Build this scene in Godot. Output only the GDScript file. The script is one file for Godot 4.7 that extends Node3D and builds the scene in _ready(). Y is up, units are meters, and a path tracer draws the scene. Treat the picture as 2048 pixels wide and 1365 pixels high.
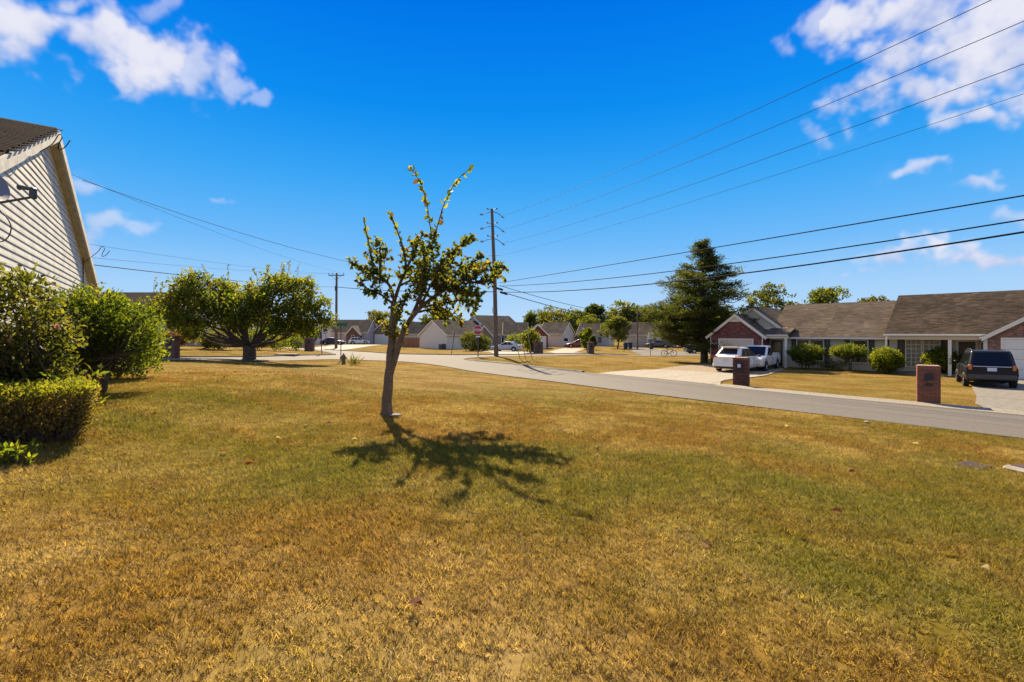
extends Node3D
# A dry front lawn with a young pear tree, a suburban street and brick-and-siding houses, at midday.

var rng := RandomNumberGenerator.new()
var M := {}
var taken := {}
var noise_a := FastNoiseLite.new()
var noise_b := FastNoiseLite.new()
var noise_c := FastNoiseLite.new()
const SUN_AZ := -15.5     # degrees right of straight ahead
const SUN_EL := 41.5

# ---------------------------------------------------------------- mesh builder
class Geo:
	var v := PackedVector3Array()
	var n := PackedVector3Array()
	var uv := PackedVector2Array()
	var c := PackedColorArray()
	var col := Color(1, 1, 1)
	var use_col := false
	var xf := Transform3D()
	func put(p: Vector3, nn: Vector3, t: Vector2) -> void:
		v.append(xf * p)
		n.append((xf.basis * nn).normalized())
		uv.append(t)
		if use_col:
			c.append(col)
	func uvof(p: Vector3, nn: Vector3) -> Vector2:
		if absf(nn.y) > 0.97:
			return Vector2(p.x, p.z)
		var u := Vector3.UP.cross(nn).normalized()
		return Vector2(p.dot(u), -p.dot(nn.cross(u)))
	func tri(a: Vector3, b: Vector3, d: Vector3) -> void:
		var nn := (b - a).cross(d - a)
		if nn.length_squared() < 1e-14:
			return
		nn = nn.normalized()
		put(a, nn, uvof(a, nn)); put(d, nn, uvof(d, nn)); put(b, nn, uvof(b, nn))
	func stri(a: Vector3, b: Vector3, d: Vector3, na: Vector3, nb: Vector3, nd: Vector3) -> void:
		put(a, na, Vector2(a.x + a.z, -a.y)); put(d, nd, Vector2(d.x + d.z, -d.y)); put(b, nb, Vector2(b.x + b.z, -b.y))
	func quad(a: Vector3, b: Vector3, d: Vector3, e: Vector3) -> void:
		tri(a, b, d)
		tri(a, d, e)
	func box(o: Vector3, s: Vector3, r := Basis()) -> void:
		var h := s * 0.5
		var p: Array[Vector3] = []
		for i in 8:
			p.append(o + r * Vector3(h.x if i & 1 else -h.x, h.y if i & 2 else -h.y, h.z if i & 4 else -h.z))
		quad(p[4], p[5], p[7], p[6]); quad(p[1], p[0], p[2], p[3]); quad(p[5], p[1], p[3], p[7])
		quad(p[0], p[4], p[6], p[2]); quad(p[6], p[7], p[3], p[2]); quad(p[0], p[1], p[5], p[4])
	func cbox(o: Vector3, s: Vector3, bev: float, r := Basis()) -> void:
		# box with chamfered edges
		var h := s * 0.5
		var k := func(sx: int, sy: int, sz: int, ax: int) -> Vector3:
			var q := Vector3(h.x - bev, h.y - bev, h.z - bev)
			q[ax] = h[ax]
			return o + r * (q * Vector3(sx, sy, sz))
		for ax in 3:
			var b1 := (ax + 1) % 3
			var b2 := (ax + 2) % 3
			for s0 in [-1, 1]:
				var q: Array[Vector3] = []
				for w in [[-1, -1], [1, -1], [1, 1], [-1, 1]]:
					var sg := [0, 0, 0]
					sg[ax] = s0; sg[b1] = w[0]; sg[b2] = w[1]
					q.append(k.call(sg[0], sg[1], sg[2], ax))
				if s0 > 0:
					quad(q[0], q[1], q[2], q[3])
				else:
					quad(q[3], q[2], q[1], q[0])
			for s1 in [-1, 1]:
				for s2 in [-1, 1]:
					var e: Array[Vector3] = []
					for w in [[-1, b1], [1, b1], [1, b2], [-1, b2]]:
						var sg := [0, 0, 0]
						sg[ax] = w[0]; sg[b1] = s1; sg[b2] = s2
						e.append(k.call(sg[0], sg[1], sg[2], w[1]))
					if s1 * s2 > 0:
						quad(e[3], e[2], e[1], e[0])
					else:
						quad(e[0], e[1], e[2], e[3])
		for i in 8:
			var sx := 1 if i & 1 else -1
			var sy := 1 if i & 2 else -1
			var sz := 1 if i & 4 else -1
			var a: Vector3 = k.call(sx, sy, sz, 0)
			var b: Vector3 = k.call(sx, sy, sz, 1)
			var d: Vector3 = k.call(sx, sy, sz, 2)
			if sx * sy * sz > 0:
				tri(a, b, d)
			else:
				tri(a, d, b)
	func tube(pts: PackedVector3Array, radii: PackedFloat32Array, sides := 6, cap := true) -> void:
		var rings: Array[PackedVector3Array] = []
		var side := Vector3.ZERO
		for i in pts.size():
			var t := (pts[mini(i + 1, pts.size() - 1)] - pts[maxi(i - 1, 0)]).normalized()
			if side == Vector3.ZERO:
				side = t.cross(Vector3.UP if absf(t.y) < 0.9 else Vector3.RIGHT).normalized()
			side = (side - t * side.dot(t)).normalized()
			var up := side.cross(t)
			var ring := PackedVector3Array()
			for k in sides:
				var a := TAU * k / sides
				ring.append(side * cos(a) + up * sin(a))
			rings.append(ring)
		for i in pts.size() - 1:
			var r0 := radii[mini(i, radii.size() - 1)]
			var r1 := radii[mini(i + 1, radii.size() - 1)]
			for k in sides:
				var l := (k + 1) % sides
				var a := rings[i][k]; var b := rings[i][l]; var d := rings[i + 1][l]; var e := rings[i + 1][k]
				stri(pts[i] + a * r0, pts[i + 1] + d * r1, pts[i] + b * r0, a, d, b)
				stri(pts[i] + a * r0, pts[i + 1] + e * r1, pts[i + 1] + d * r1, a, e, d)
		if cap:
			for z in [0, pts.size() - 1]:
				var r := radii[mini(z, radii.size() - 1)]
				for k in sides:
					var l := (k + 1) % sides
					if z == 0:
						tri(pts[0], pts[0] + rings[0][k] * r, pts[0] + rings[0][l] * r)
					else:
						tri(pts[z], pts[z] + rings[z][l] * r, pts[z] + rings[z][k] * r)
	func lathe(prof: PackedVector2Array, sides: int, at: Transform3D) -> void:
		# profile of (radius, height) from bottom to top about the local y axis
		for i in prof.size() - 1:
			var d := prof[i + 1] - prof[i]
			var nn := Vector2(d.y, -d.x).normalized()
			for k in sides:
				var a0 := TAU * k / sides
				var a1 := TAU * (k + 1) / sides
				var q := func(p: Vector2, a: float) -> Vector3: return at * Vector3(p.x * cos(a), p.y, p.x * sin(a))
				var m := func(a: float) -> Vector3: return at.basis * Vector3(nn.x * cos(a), nn.y, nn.x * sin(a))
				if prof[i].x > 1e-5:
					stri(q.call(prof[i], a0), q.call(prof[i + 1], a1), q.call(prof[i], a1), m.call(a0), m.call(a1), m.call(a1))
				if prof[i + 1].x > 1e-5:
					stri(q.call(prof[i], a0), q.call(prof[i + 1], a0), q.call(prof[i + 1], a1), m.call(a0), m.call(a0), m.call(a1))
	func prism(poly: PackedVector2Array, z0: float, z1: float, at := Transform3D()) -> void:
		# polygon in the local xy plane, swept along local z
		if not Geometry2D.is_polygon_clockwise(poly):
			poly = poly.duplicate()
		else:
			poly = poly.duplicate()
			poly.reverse()
		var t := Geometry2D.triangulate_polygon(poly)
		var f := func(p: Vector2, z: float) -> Vector3: return at * Vector3(p.x, p.y, z)
		for i in range(0, t.size(), 3):
			var a := poly[t[i]]; var b := poly[t[i + 1]]; var d := poly[t[i + 2]]
			if (b - a).cross(d - a) < 0:
				var s := b; b = d; d = s
			tri(f.call(a, z1), f.call(b, z1), f.call(d, z1))
			tri(f.call(a, z0), f.call(d, z0), f.call(b, z0))
		for i in poly.size():
			var a := poly[i]
			var b := poly[(i + 1) % poly.size()]
			quad(f.call(a, z0), f.call(b, z0), f.call(b, z1), f.call(a, z1))
	func loft(rings: Array[PackedVector3Array], cap0 := true, cap1 := true) -> void:
		# closed rings of equal size, smooth; a point given twice makes a crease
		var m := rings[0].size()
		var nn: Array[PackedVector3Array] = []
		for r in rings:
			var z := PackedVector3Array(); z.resize(m); nn.append(z)
		for i in rings.size() - 1:
			for k in m:
				var l := (k + 1) % m
				var w := (rings[i][l] - rings[i][k]).cross(rings[i + 1][k] - rings[i][k]) + (rings[i + 1][k] - rings[i + 1][l]).cross(rings[i][l] - rings[i + 1][l])
				for q in [[i, k], [i, l], [i + 1, k], [i + 1, l]]:
					nn[q[0]][q[1]] += w
		for i in rings.size() - 1:
			for k in m:
				var l := (k + 1) % m
				if rings[i][k].distance_squared_to(rings[i][l]) < 1e-9 and rings[i + 1][k].distance_squared_to(rings[i + 1][l]) < 1e-9:
					continue
				stri(rings[i][k], rings[i][l], rings[i + 1][l], nn[i][k], nn[i][l], nn[i + 1][l])
				stri(rings[i][k], rings[i + 1][l], rings[i + 1][k], nn[i][k], nn[i + 1][l], nn[i + 1][k])
		for e in [[cap0, 0], [cap1, rings.size() - 1]]:
			if e[0]:
				var r: PackedVector3Array = rings[e[1]]
				var o := Vector3.ZERO
				for p in r:
					o += p / m
				for k in m:
					if e[1] == 0:
						tri(o, r[(k + 1) % m], r[k])
					else:
						tri(o, r[k], r[(k + 1) % m])
	func leaf(b: Vector3, dir: Vector3, nn: Vector3, l: float, w: float, fine := false) -> void:
		var s := dir.cross(nn).normalized() * w * 0.5
		var up := s.cross(dir).normalized() * (w * 0.16)
		var t := b + dir * l
		if fine:
			var p0 := b + dir * l * 0.18 + s * 0.85 + up; var p1 := b + dir * l * 0.5 + s + up; var p2 := b + dir * l * 0.8 + s * 0.45 + up * 0.5
			var q0 := b + dir * l * 0.18 - s * 0.85 + up; var q1 := b + dir * l * 0.5 - s + up; var q2 := b + dir * l * 0.8 - s * 0.45 + up * 0.5
			var m := b + dir * l * 0.5
			t -= up * 1.2
			tri(b, m, p0); tri(p0, m, p1); tri(m, p2, p1); tri(m, t, p2)
			tri(b, q0, m); tri(q0, q1, m); tri(m, q1, q2); tri(m, q2, t)
		else:
			var p := b + dir * l * 0.45 + s + up
			var q := b + dir * l * 0.45 - s + up
			tri(b, t, p); tri(b, q, t)
	func mesh() -> ArrayMesh:
		var a := []
		a.resize(Mesh.ARRAY_MAX)
		a[Mesh.ARRAY_VERTEX] = v; a[Mesh.ARRAY_NORMAL] = n; a[Mesh.ARRAY_TEX_UV] = uv
		if use_col:
			a[Mesh.ARRAY_COLOR] = c
		var m := ArrayMesh.new()
		m.add_surface_from_arrays(Mesh.PRIMITIVE_TRIANGLES, a)
		return m

func geo(colored := false) -> Geo:
	var g := Geo.new()
	g.use_col = colored
	return g

# ---------------------------------------------------------------- nodes
func numbered(nm: String, parent: Node) -> String:
	var k := [parent.get_instance_id(), nm]
	taken[k] = taken.get(k, -1) + 1
	return nm if taken[k] == 0 else "%s_%03d" % [nm, taken[k]]

func tag(o: Node3D, label: String, cat := "", group := "", kind := "") -> Node3D:
	if label: o.set_meta("label", label)
	if cat: o.set_meta("category", cat)
	if group: o.set_meta("group", group)
	if kind: o.set_meta("kind", kind)
	return o

func thing(nm: String, label: String, cat: String, at := Vector3.ZERO, yaw := 0.0, group := "", kind := "") -> Node3D:
	var o := Node3D.new()
	o.name = numbered(nm, self)
	add_child(o, true)
	o.position = at
	o.rotation.y = deg_to_rad(yaw)
	tag(o, label, cat, group, kind)
	return o

func part(nm: String, g, mat: Material, parent: Node3D, label := "", kind := "") -> MeshInstance3D:
	var o := MeshInstance3D.new()
	o.name = numbered(nm, parent)
	o.mesh = g.mesh() if g is Geo else g
	o.material_override = mat
	parent.add_child(o, true)
	if label: o.set_meta("label", label)
	if kind: o.set_meta("kind", kind)
	return o

func solo(nm: String, g, mat: Material, label: String, cat: String, group := "", kind := "", at := Vector3.ZERO) -> MeshInstance3D:
	var o := part(nm, g, mat, self)
	tag(o, label, cat, group, kind)
	o.position = at
	return o

func copy_of(o: Node3D, label: String, at: Vector3, yaw := 0.0, group := "") -> Node3D:
	var d: Node3D = o.duplicate()
	var base := String(o.name)
	if base.length() > 4 and base[base.length() - 4] == "_" and base.right(3).is_valid_int():
		base = base.left(base.length() - 4)
	d.name = numbered(base, self)
	add_child(d, true)
	d.position = at
	d.rotation.y = deg_to_rad(yaw)
	d.set_meta("label", label)
	if group: d.set_meta("group", group)
	return d

# ---------------------------------------------------------------- materials
func lin(r: float, g: float, b: float) -> Color:
	return Color(r, g, b).linear_to_srgb()

func mat(r: float, g: float, b: float, rough := 0.8, metal := 0.0) -> StandardMaterial3D:
	var m := StandardMaterial3D.new()
	m.albedo_color = lin(r, g, b)
	m.roughness = rough
	m.metallic = metal
	return m

func noise_tex(size: int, freq: float, lo: Color, hi: Color, seed_: int, oct := 4, normal := false, strength := 4.0) -> NoiseTexture2D:
	var f := FastNoiseLite.new()
	f.noise_type = FastNoiseLite.TYPE_SIMPLEX_SMOOTH
	f.frequency = freq
	f.fractal_octaves = oct
	f.seed = seed_
	var t := NoiseTexture2D.new()
	t.width = size; t.height = size; t.seamless = true
	t.noise = f
	if normal:
		t.as_normal_map = true
		t.bump_strength = strength
	else:
		var gr := Gradient.new()
		gr.set_color(0, lo); gr.set_color(1, hi)
		t.color_ramp = gr
	return t

func textured(r: float, g: float, b: float, rough: float, size_m: float, freq: float, lo: float, hi: float, seed_: int, bump := 0.0) -> StandardMaterial3D:
	var m := mat(r, g, b, rough)
	m.albedo_texture = noise_tex(256, freq, Color(lo, lo, lo), Color(hi, hi, hi), seed_)
	m.uv1_scale = Vector3.ONE / size_m
	if bump > 0.0:
		m.normal_enabled = true
		m.normal_texture = noise_tex(256, freq * 2.0, Color.BLACK, Color.WHITE, seed_ + 5, 4, true, bump)
	return m

func image_mat(im: Image, size_m: float, rough: float, relief := 0.0) -> StandardMaterial3D:
	var m := StandardMaterial3D.new()
	im.generate_mipmaps()
	m.albedo_texture = ImageTexture.create_from_image(im)
	m.uv1_scale = Vector3.ONE / size_m
	m.roughness = rough
	if relief > 0.0:
		m.heightmap_enabled = true
		m.heightmap_texture = m.albedo_texture
		m.heightmap_scale = relief
	return m

func brick_image(base: Color, mortar: Color, vary: float) -> Image:
	var im := Image.create(512, 504, false, Image.FORMAT_RGB8)   # 1.6 m across, 21 courses
	im.fill(mortar)
	for row in 21:
		for k in 9:
			var x := k * 64 - (32 if row % 2 else 0)
			var f := 1.0 + rng.randf_range(-vary, vary)
			var tint := Color(base.r * f * rng.randf_range(0.93, 1.07), base.g * f, base.b * f * rng.randf_range(0.9, 1.1))
			im.fill_rect(Rect2i(x + 3, row * 24 + 3, 58, 18), tint)
	return im

func shingle_image(base: Color, vary: float) -> Image:
	var im := Image.create(1024, 1008, false, Image.FORMAT_RGB8)   # 8 m across, 56 courses
	for row in 56:
		var off := rng.randi_range(0, 42)
		for k in 25:
			var f := 1.0 + rng.randf_range(-vary, vary) + 0.14 * noise_b.get_noise_2d(k * 0.3, row * 0.14) + 0.16 * noise_a.get_noise_2d(k * 1.4, row * 0.4)
			var tint := Color(base.r * f * rng.randf_range(0.96, 1.05), base.g * f, base.b * f * rng.randf_range(0.94, 1.06))
			var w := rng.randi_range(18, 43)
			im.fill_rect(Rect2i(k * 43 - off, row * 18, 43, 18), tint)
			im.fill_rect(Rect2i(k * 43 - off, row * 18, w, 18), tint * (1.0 + rng.randf_range(-vary, vary) * 0.7))
		im.fill_rect(Rect2i(0, row * 18 + 14, 1024, 4), base * 0.5)
	return im

func leaf_mat(back: float, rough := 0.45) -> StandardMaterial3D:
	var m := StandardMaterial3D.new()
	m.vertex_color_use_as_albedo = true
	m.roughness = rough
	m.metallic_specular = 0.35
	m.backlight_enabled = true
	m.backlight = Color(back, back, back * 0.7)
	return m

func vcol(rough := 0.85) -> StandardMaterial3D:
	var m := StandardMaterial3D.new()
	m.vertex_color_use_as_albedo = true
	m.roughness = rough
	return m

# ---------------------------------------------------------------- the lie of the land
const HU := [-30.0, -6.0, 0.0, 4.0, 9.0, 12.6, 16.0, 22.0, 32.0, 60.0, 400.0]
const HY := [0.25, 0.12, 0.0, -0.11, -0.44, -0.63, -0.88, -1.08, -1.20, -1.28, -1.80]
var hs: Array[float] = []
var hm: Array[float] = []

func gh(x: float, z: float) -> float:
	var d := -z
	if hs.is_empty():
		for i in HU.size() - 1:
			hs.append((HY[i + 1] - HY[i]) / (HU[i + 1] - HU[i]))
		hm.append(hs[0])
		for i in range(1, hs.size()):
			hm.append(2.0 * hs[i - 1] * hs[i] / (hs[i - 1] + hs[i]))
		hm.append(hs[hs.size() - 1])
	var u := clampf(0.743 * x + 0.669 * d, HU[0], HU[HU.size() - 1])
	var i := 0
	while i < HU.size() - 2 and u > HU[i + 1]:
		i += 1
	var w: float = HU[i + 1] - HU[i]
	var t: float = (u - HU[i]) / w
	var t2 := t * t
	var t3 := t2 * t
	var h: float = (2 * t3 - 3 * t2 + 1) * HY[i] + (t3 - 2 * t2 + t) * w * hm[i] + (3 * t2 - 2 * t3) * HY[i + 1] + (t3 - t2) * w * hm[i + 1]
	h += 0.5 * smoothstep(28, 40, d) * (1.0 - smoothstep(48, 70, d)) * (1.0 - smoothstep(6, 18, x))
	h += 0.4 * smoothstep(42, 54, d) * smoothstep(16, 32, -x) * (1.0 - smoothstep(80, 120, d))
	h += 0.33 * smoothstep(3.6, 6.4, -x) * (1.0 - smoothstep(14, 22, d)) * smoothstep(-3, 3, d)
	return h

func on(x: float, z: float, up := 0.0) -> Vector3:
	return Vector3(x, gh(x, z) + up, z)

# how green (1) or parched (0) the grass is
func green(x: float, z: float) -> float:
	var g := 0.31 + 0.42 * noise_a.get_noise_2d(x, z) + 0.55 * noise_b.get_noise_2d(x, z)
	for q in GREEN_SPOTS:
		var e: float = (Vector2(x, z) - Vector2(q[0], q[1])).length() / q[2]
		g += 0.8 * q[3] * exp(-e * e)
	g -= 0.12 * smoothstep(7.0, 13.0, -z)
	return clampf(g, 0.0, 1.0)
const GREEN_SPOTS := [[0.2, -4.9, 1.9, 0.55], [2.6, -4.2, 1.6, 0.35], [-2.2, -5.6, 1.6, 0.35], [4.4, -3.2, 1.8, 0.3], [-1.6, -2.6, 1.5, -0.35], [0.6, -1.9, 1.4, -0.3], [-3.2, -3.2, 1.6, -0.3], [5.2, -5.6, 1.8, 0.3], [2.4, -2.2, 1.1, 0.2], [-5.0, -7.0, 1.8, 0.25], [1.5, -12.0, 3.5, 0.25], [-6.0, -9.0, 2.0, 0.2], [6.5, -8.0, 2.0, 0.25], [-1.0, -9.0, 2.0, -0.25], [3.0, -7.6, 2.0, -0.2]]

func turf(x: float, z: float, jitter: float) -> Color:
	var g := clampf(green(x, z) + jitter, 0.0, 1.0)
	var k := noise_c.get_noise_2d(x * 1.3, z * 1.3)
	var fine := noise_b.get_noise_2d(x * 3.1 + 40.0, z * 3.1)
	var dry := Color(0.43, 0.26, 0.058).lerp(Color(0.64, 0.455, 0.155), clampf(0.32 + 1.2 * k + 0.9 * fine + 0.3 * smoothstep(9.0, 24.0, -z), 0, 1))
	var e := Vector2(x - 0.05, z + 2.0).length() / 0.55
	dry = dry.lerp(Color(0.62, 0.46, 0.17), 0.7 * exp(-e * e))
	return dry.lerp(Color(0.265, 0.245, 0.035), g)

var pavement: Array[PackedVector2Array] = []
func paved(x: float, z: float) -> bool:
	for p in pavement:
		if Geometry2D.is_point_in_polygon(Vector2(x, z), p):
			return true
	return false

func smooth_poly(pts: Array) -> PackedVector2Array:
	var r := PackedVector2Array()
	for p in pts:
		r.append(Vector2(p[0], p[1]))
	return r

# a sheet that follows the land, cut to a polygon
func sheet(poly: PackedVector2Array, lift: float, cell := 1.0, colored := false) -> Geo:
	var g := geo(colored)
	var lo := poly[0]
	var hi := poly[0]
	for p in poly:
		lo = lo.min(p); hi = hi.max(p)
	var nx := int(ceil((hi.x - lo.x) / cell))
	var nz := int(ceil((hi.y - lo.y) / cell))
	for i in nx:
		for j in nz:
			var a := lo + Vector2(i, j) * cell
			var sq := PackedVector2Array([a, a + Vector2(cell, 0), a + Vector2(cell, cell), a + Vector2(0, cell)])
			for q in Geometry2D.intersect_polygons(sq, poly):
				var t := Geometry2D.triangulate_polygon(q)
				for k in range(0, t.size(), 3):
					var p0 := q[t[k]]; var p1 := q[t[k + 1]]; var p2 := q[t[k + 2]]
					if (p1 - p0).cross(p2 - p0) > 0:
						var s := p1; p1 = p2; p2 = s
					if absf((p1 - p0).cross(p2 - p0)) < 1e-6:
						continue
					for p in [p0, p2, p1]:
						var y := gh(p.x, p.y)
						var nn := Vector3(gh(p.x - 0.4, p.y) - gh(p.x + 0.4, p.y), 0.8, gh(p.x, p.y - 0.4) - gh(p.x, p.y + 0.4))
						if colored:
							g.col = turf(p.x, p.y, 0.0)
						g.put(Vector3(p.x, y + lift, p.y), nn, p)
	return g

# a strip along a line: kerbs, gutters, seams; profile is a list of (offset to the left of travel, height)
func strip(line: Array, prof: Array) -> Geo:
	var g := geo()
	var prev: Array[Vector3] = []
	for i in line.size():
		var p := Vector2(line[i][0], line[i][1])
		var a := Vector2(line[maxi(i - 1, 0)][0], line[maxi(i - 1, 0)][1])
		var b := Vector2(line[mini(i + 1, line.size() - 1)][0], line[mini(i + 1, line.size() - 1)][1])
		var t := (b - a).normalized()
		var nn := Vector2(t.y, -t.x)
		var cur: Array[Vector3] = []
		for q in prof:
			var w: Vector2 = p + nn * q[0]
			cur.append(Vector3(w.x, gh(w.x, w.y) + q[1], w.y))
		if i > 0:
			for k in prof.size() - 1:
				g.quad(prev[k], prev[k + 1], cur[k + 1], cur[k])
		prev = cur
	return g

func fine_line(pts: Array, n: int) -> Array:
	var c := Curve2D.new()
	for i in pts.size():
		var p := Vector2(pts[i][0], pts[i][1])
		var a := Vector2(pts[maxi(i - 1, 0)][0], pts[maxi(i - 1, 0)][1])
		var b := Vector2(pts[mini(i + 1, pts.size() - 1)][0], pts[mini(i + 1, pts.size() - 1)][1])
		var la := (p - a).length()
		var lb := (b - p).length()
		var t := (b - a).normalized()
		c.add_point(p, -t * la * 0.33, t * lb * 0.33)
	var r := []
	for i in n + 1:
		var p := c.sample_baked(c.get_baked_length() * i / n, true)
		r.append([p.x, p.y])
	return r

# ---------------------------------------------------------------- sky
const PUFFS := [[-40, 60, 90, 60], [60, 75, 85, 52], [150, 95, 70, 50], [215, 85, 75, 55], [265, 110, 80, 60], [330, 120, 75, 60], [390, 150, 55, 50], [440, 185, 42, 30], [505, 205, 26, 12], [120, 15, 60, 20],
	[330, 12, 30, 26], [1580, 78, 28, 20], [1665, 40, 50, 36], [1740, 30, 80, 50], [1850, 30, 110, 75], [1950, 90, 110, 95], [2060, 70, 140, 110], [1830, 120, 95, 75], [1760, 180, 85, 50], [1690, 215, 50, 32], [1900, 190, 90, 45], [2030, 215, 60, 30], [1960, 250, 70, 22], [1625, 270, 26, 26],
	[150, 385, 36, 22], [185, 462, 42, 30], [252, 472, 30, 18], [40, 430, 60, 26], [462, 412, 22, 10], [1815, 517, 66, 24], [2035, 425, 34, 20], [1985, 368, 45, 13], [1693, 545, 20, 9], [1740, 538, 22, 8], [1990, 505, 110, 22], [1850, 345, 50, 16], [1920, 262, 55, 20]]

func sky_color(dir: Vector3, fine: FastNoiseLite, broad: FastNoiseLite) -> Color:
	var el := rad_to_deg(asin(clampf(dir.y, -1, 1)))
	var stops := [[-90.0, 0.30, 0.26, 0.18], [-3.0, 0.62, 0.66, 0.70], [0.0, 0.76, 0.865, 0.97], [5.0, 0.64, 0.81, 0.97], [10.0, 0.44, 0.725, 0.968], [17.0, 0.235, 0.645, 0.953], [25.0, 0.05, 0.545, 0.932], [35.0, 0.0, 0.45, 0.90], [60.0, 0.0, 0.36, 0.82], [90.0, 0.0, 0.33, 0.78]]
	var c := Color(stops[0][1], stops[0][2], stops[0][3])
	for i in stops.size() - 1:
		if el >= stops[i][0]:
			var t: float = (el - stops[i][0]) / (stops[i + 1][0] - stops[i][0])
			c = Color(stops[i][1], stops[i][2], stops[i][3]).lerp(Color(stops[i + 1][1], stops[i + 1][2], stops[i + 1][3]), t)
	if el < -1.0:
		return c.srgb_to_linear()
	var n1 := fine.get_noise_3dv(dir * 100.0)
	var n2 := broad.get_noise_3dv(dir * 100.0)
	var f := -1.0
	var shade := 0.0
	var cap := 1.0
	if dir.z < -0.35:
		var px := 1024.0 + 950.0 * dir.x / -dir.z
		var py := 667.0 - 950.0 * dir.y / -dir.z
		# wind-torn edges
		px += 85.0 * fine.get_noise_3dv(dir * 60.0 + Vector3(31, 0, 0)) + 30.0 * fine.get_noise_3dv(dir * 210.0)
		py += 55.0 * fine.get_noise_3dv(dir * 60.0 + Vector3(0, 57, 0)) + 22.0 * fine.get_noise_3dv(dir * 210.0 + Vector3(9, 9, 0))
		for q in PUFFS:
			var e: float = 1.0 - 0.72 * Vector2((px - q[0]) / q[2], (py - q[1]) / q[3]).length()
			if e > f:
				f = e
				cap = clampf(q[2] / 75.0, 0.4, 1.0)
				shade = (py - q[1]) / q[3]
	# denser cloud added out of frame, overhead and behind, as fill for shaded sides
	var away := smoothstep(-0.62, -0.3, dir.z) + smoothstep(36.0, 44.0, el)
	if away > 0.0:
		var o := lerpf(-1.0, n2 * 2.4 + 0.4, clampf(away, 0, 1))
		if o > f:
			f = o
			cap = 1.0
	var n3 := fine.get_noise_3dv(dir * 260.0 + Vector3(7, 3, 1))
	var d := smoothstep(0.02, 0.85, f + 0.75 * n1 + 0.5 * n3) * smoothstep(-0.5, 0.15, f) * cap
	var wisp := smoothstep(0.25, 0.8, n2 + 0.5 * n1) * 0.1 * smoothstep(-0.9, -0.2, f)
	var cc := Color(0.925, 0.92, 0.96).lerp(Color(0.735, 0.775, 0.905), clampf(0.4 + 0.4 * shade - 1.1 * n1 - 0.5 * n3, 0, 1))
	d = clampf(d * 0.94 + wisp * (1.0 - d), 0, 1)
	return c.srgb_to_linear().lerp(cc.srgb_to_linear(), d)

func make_sky() -> Sky:
	var fine := FastNoiseLite.new()
	fine.seed = 11; fine.frequency = 0.085; fine.fractal_octaves = 5; fine.fractal_gain = 0.55
	var broad := FastNoiseLite.new()
	broad.seed = 4; broad.frequency = 0.03; broad.fractal_octaves = 3
	var low := Image.create(512, 256, false, Image.FORMAT_RGBF)
	for y in 256:
		for x in 512:
			var az := (x + 0.5) / 512.0 * TAU
			var el := (0.5 - (y + 0.5) / 256.0) * PI
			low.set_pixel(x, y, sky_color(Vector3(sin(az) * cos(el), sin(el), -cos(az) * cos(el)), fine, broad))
	low.resize(3072, 1536, Image.INTERPOLATE_CUBIC)
	var w := 1024
	var h := 420
	var front := Image.create(w, h, false, Image.FORMAT_RGBF)
	for y in h:
		for x in w:
			var az := (x + 0.5 - w / 2.0) / 3072.0 * TAU
			var el := (h - 30 - y - 0.5) / 1536.0 * PI
			front.set_pixel(x, y, sky_color(Vector3(sin(az) * cos(el), sin(el), -cos(az) * cos(el)), fine, broad))
	low.blit_rect(front, Rect2i(w / 2, 0, w / 2, h), Vector2i(0, 768 + 30 - h))   # straight ahead is the seam of the panorama
	low.blit_rect(front, Rect2i(0, 0, w / 2, h), Vector2i(3072 - w / 2, 768 + 30 - h))
	var pm := PanoramaSkyMaterial.new()
	pm.panorama = ImageTexture.create_from_image(low)
	var s := Sky.new()
	s.sky_material = pm
	return s

# ---------------------------------------------------------------- grass
func tuft_mesh(seed_: int, blades: int, spread: float, hgt: float, wid: float, flat_ := 1.0) -> ArrayMesh:
	var r := RandomNumberGenerator.new()
	r.seed = seed_
	var g := geo(true)
	for i in blades:
		var a := r.randf() * TAU
		var b := Vector3(cos(a), 0, sin(a)) * spread * sqrt(r.randf())
		b.y = -0.006
		var lean := Vector3(r.randf_range(-1, 1), 0, r.randf_range(-1, 1)) * r.randf_range(0.6, 2.6) * flat_
		var l := hgt * r.randf_range(0.55, 1.25)
		var side := Vector3(r.randf_range(-1, 1), 0, r.randf_range(-1, 1)).normalized() * wid * r.randf_range(0.6, 1.2)
		var m := b + (Vector3.UP + lean * 0.35).normalized() * l * 0.55
		var t := m + (Vector3.UP * 0.55 + lean * 0.9).normalized() * l * 0.5
		var k := r.randf_range(0.42, 1.3)
		g.col = Color(k * r.randf_range(0.96, 1.06), k, k * r.randf_range(0.7, 1.15))
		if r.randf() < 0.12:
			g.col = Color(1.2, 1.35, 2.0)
		elif r.randf() < 0.28:
			g.col = Color(0.33, 0.28, 0.3)
		if side.cross(t - b).y < 0.0: side = -side
		var n0 := (side.cross(t - b).normalized() + Vector3.UP * 0.5).normalized()
		g.stri(b - side, b + side, m + side * 0.8, n0, n0, n0)
		g.stri(b - side, m + side * 0.8, m - side * 0.8, n0, n0, n0)
		g.stri(m - side * 0.8, m + side * 0.8, t, n0, n0, n0)
	return g.mesh()

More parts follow.
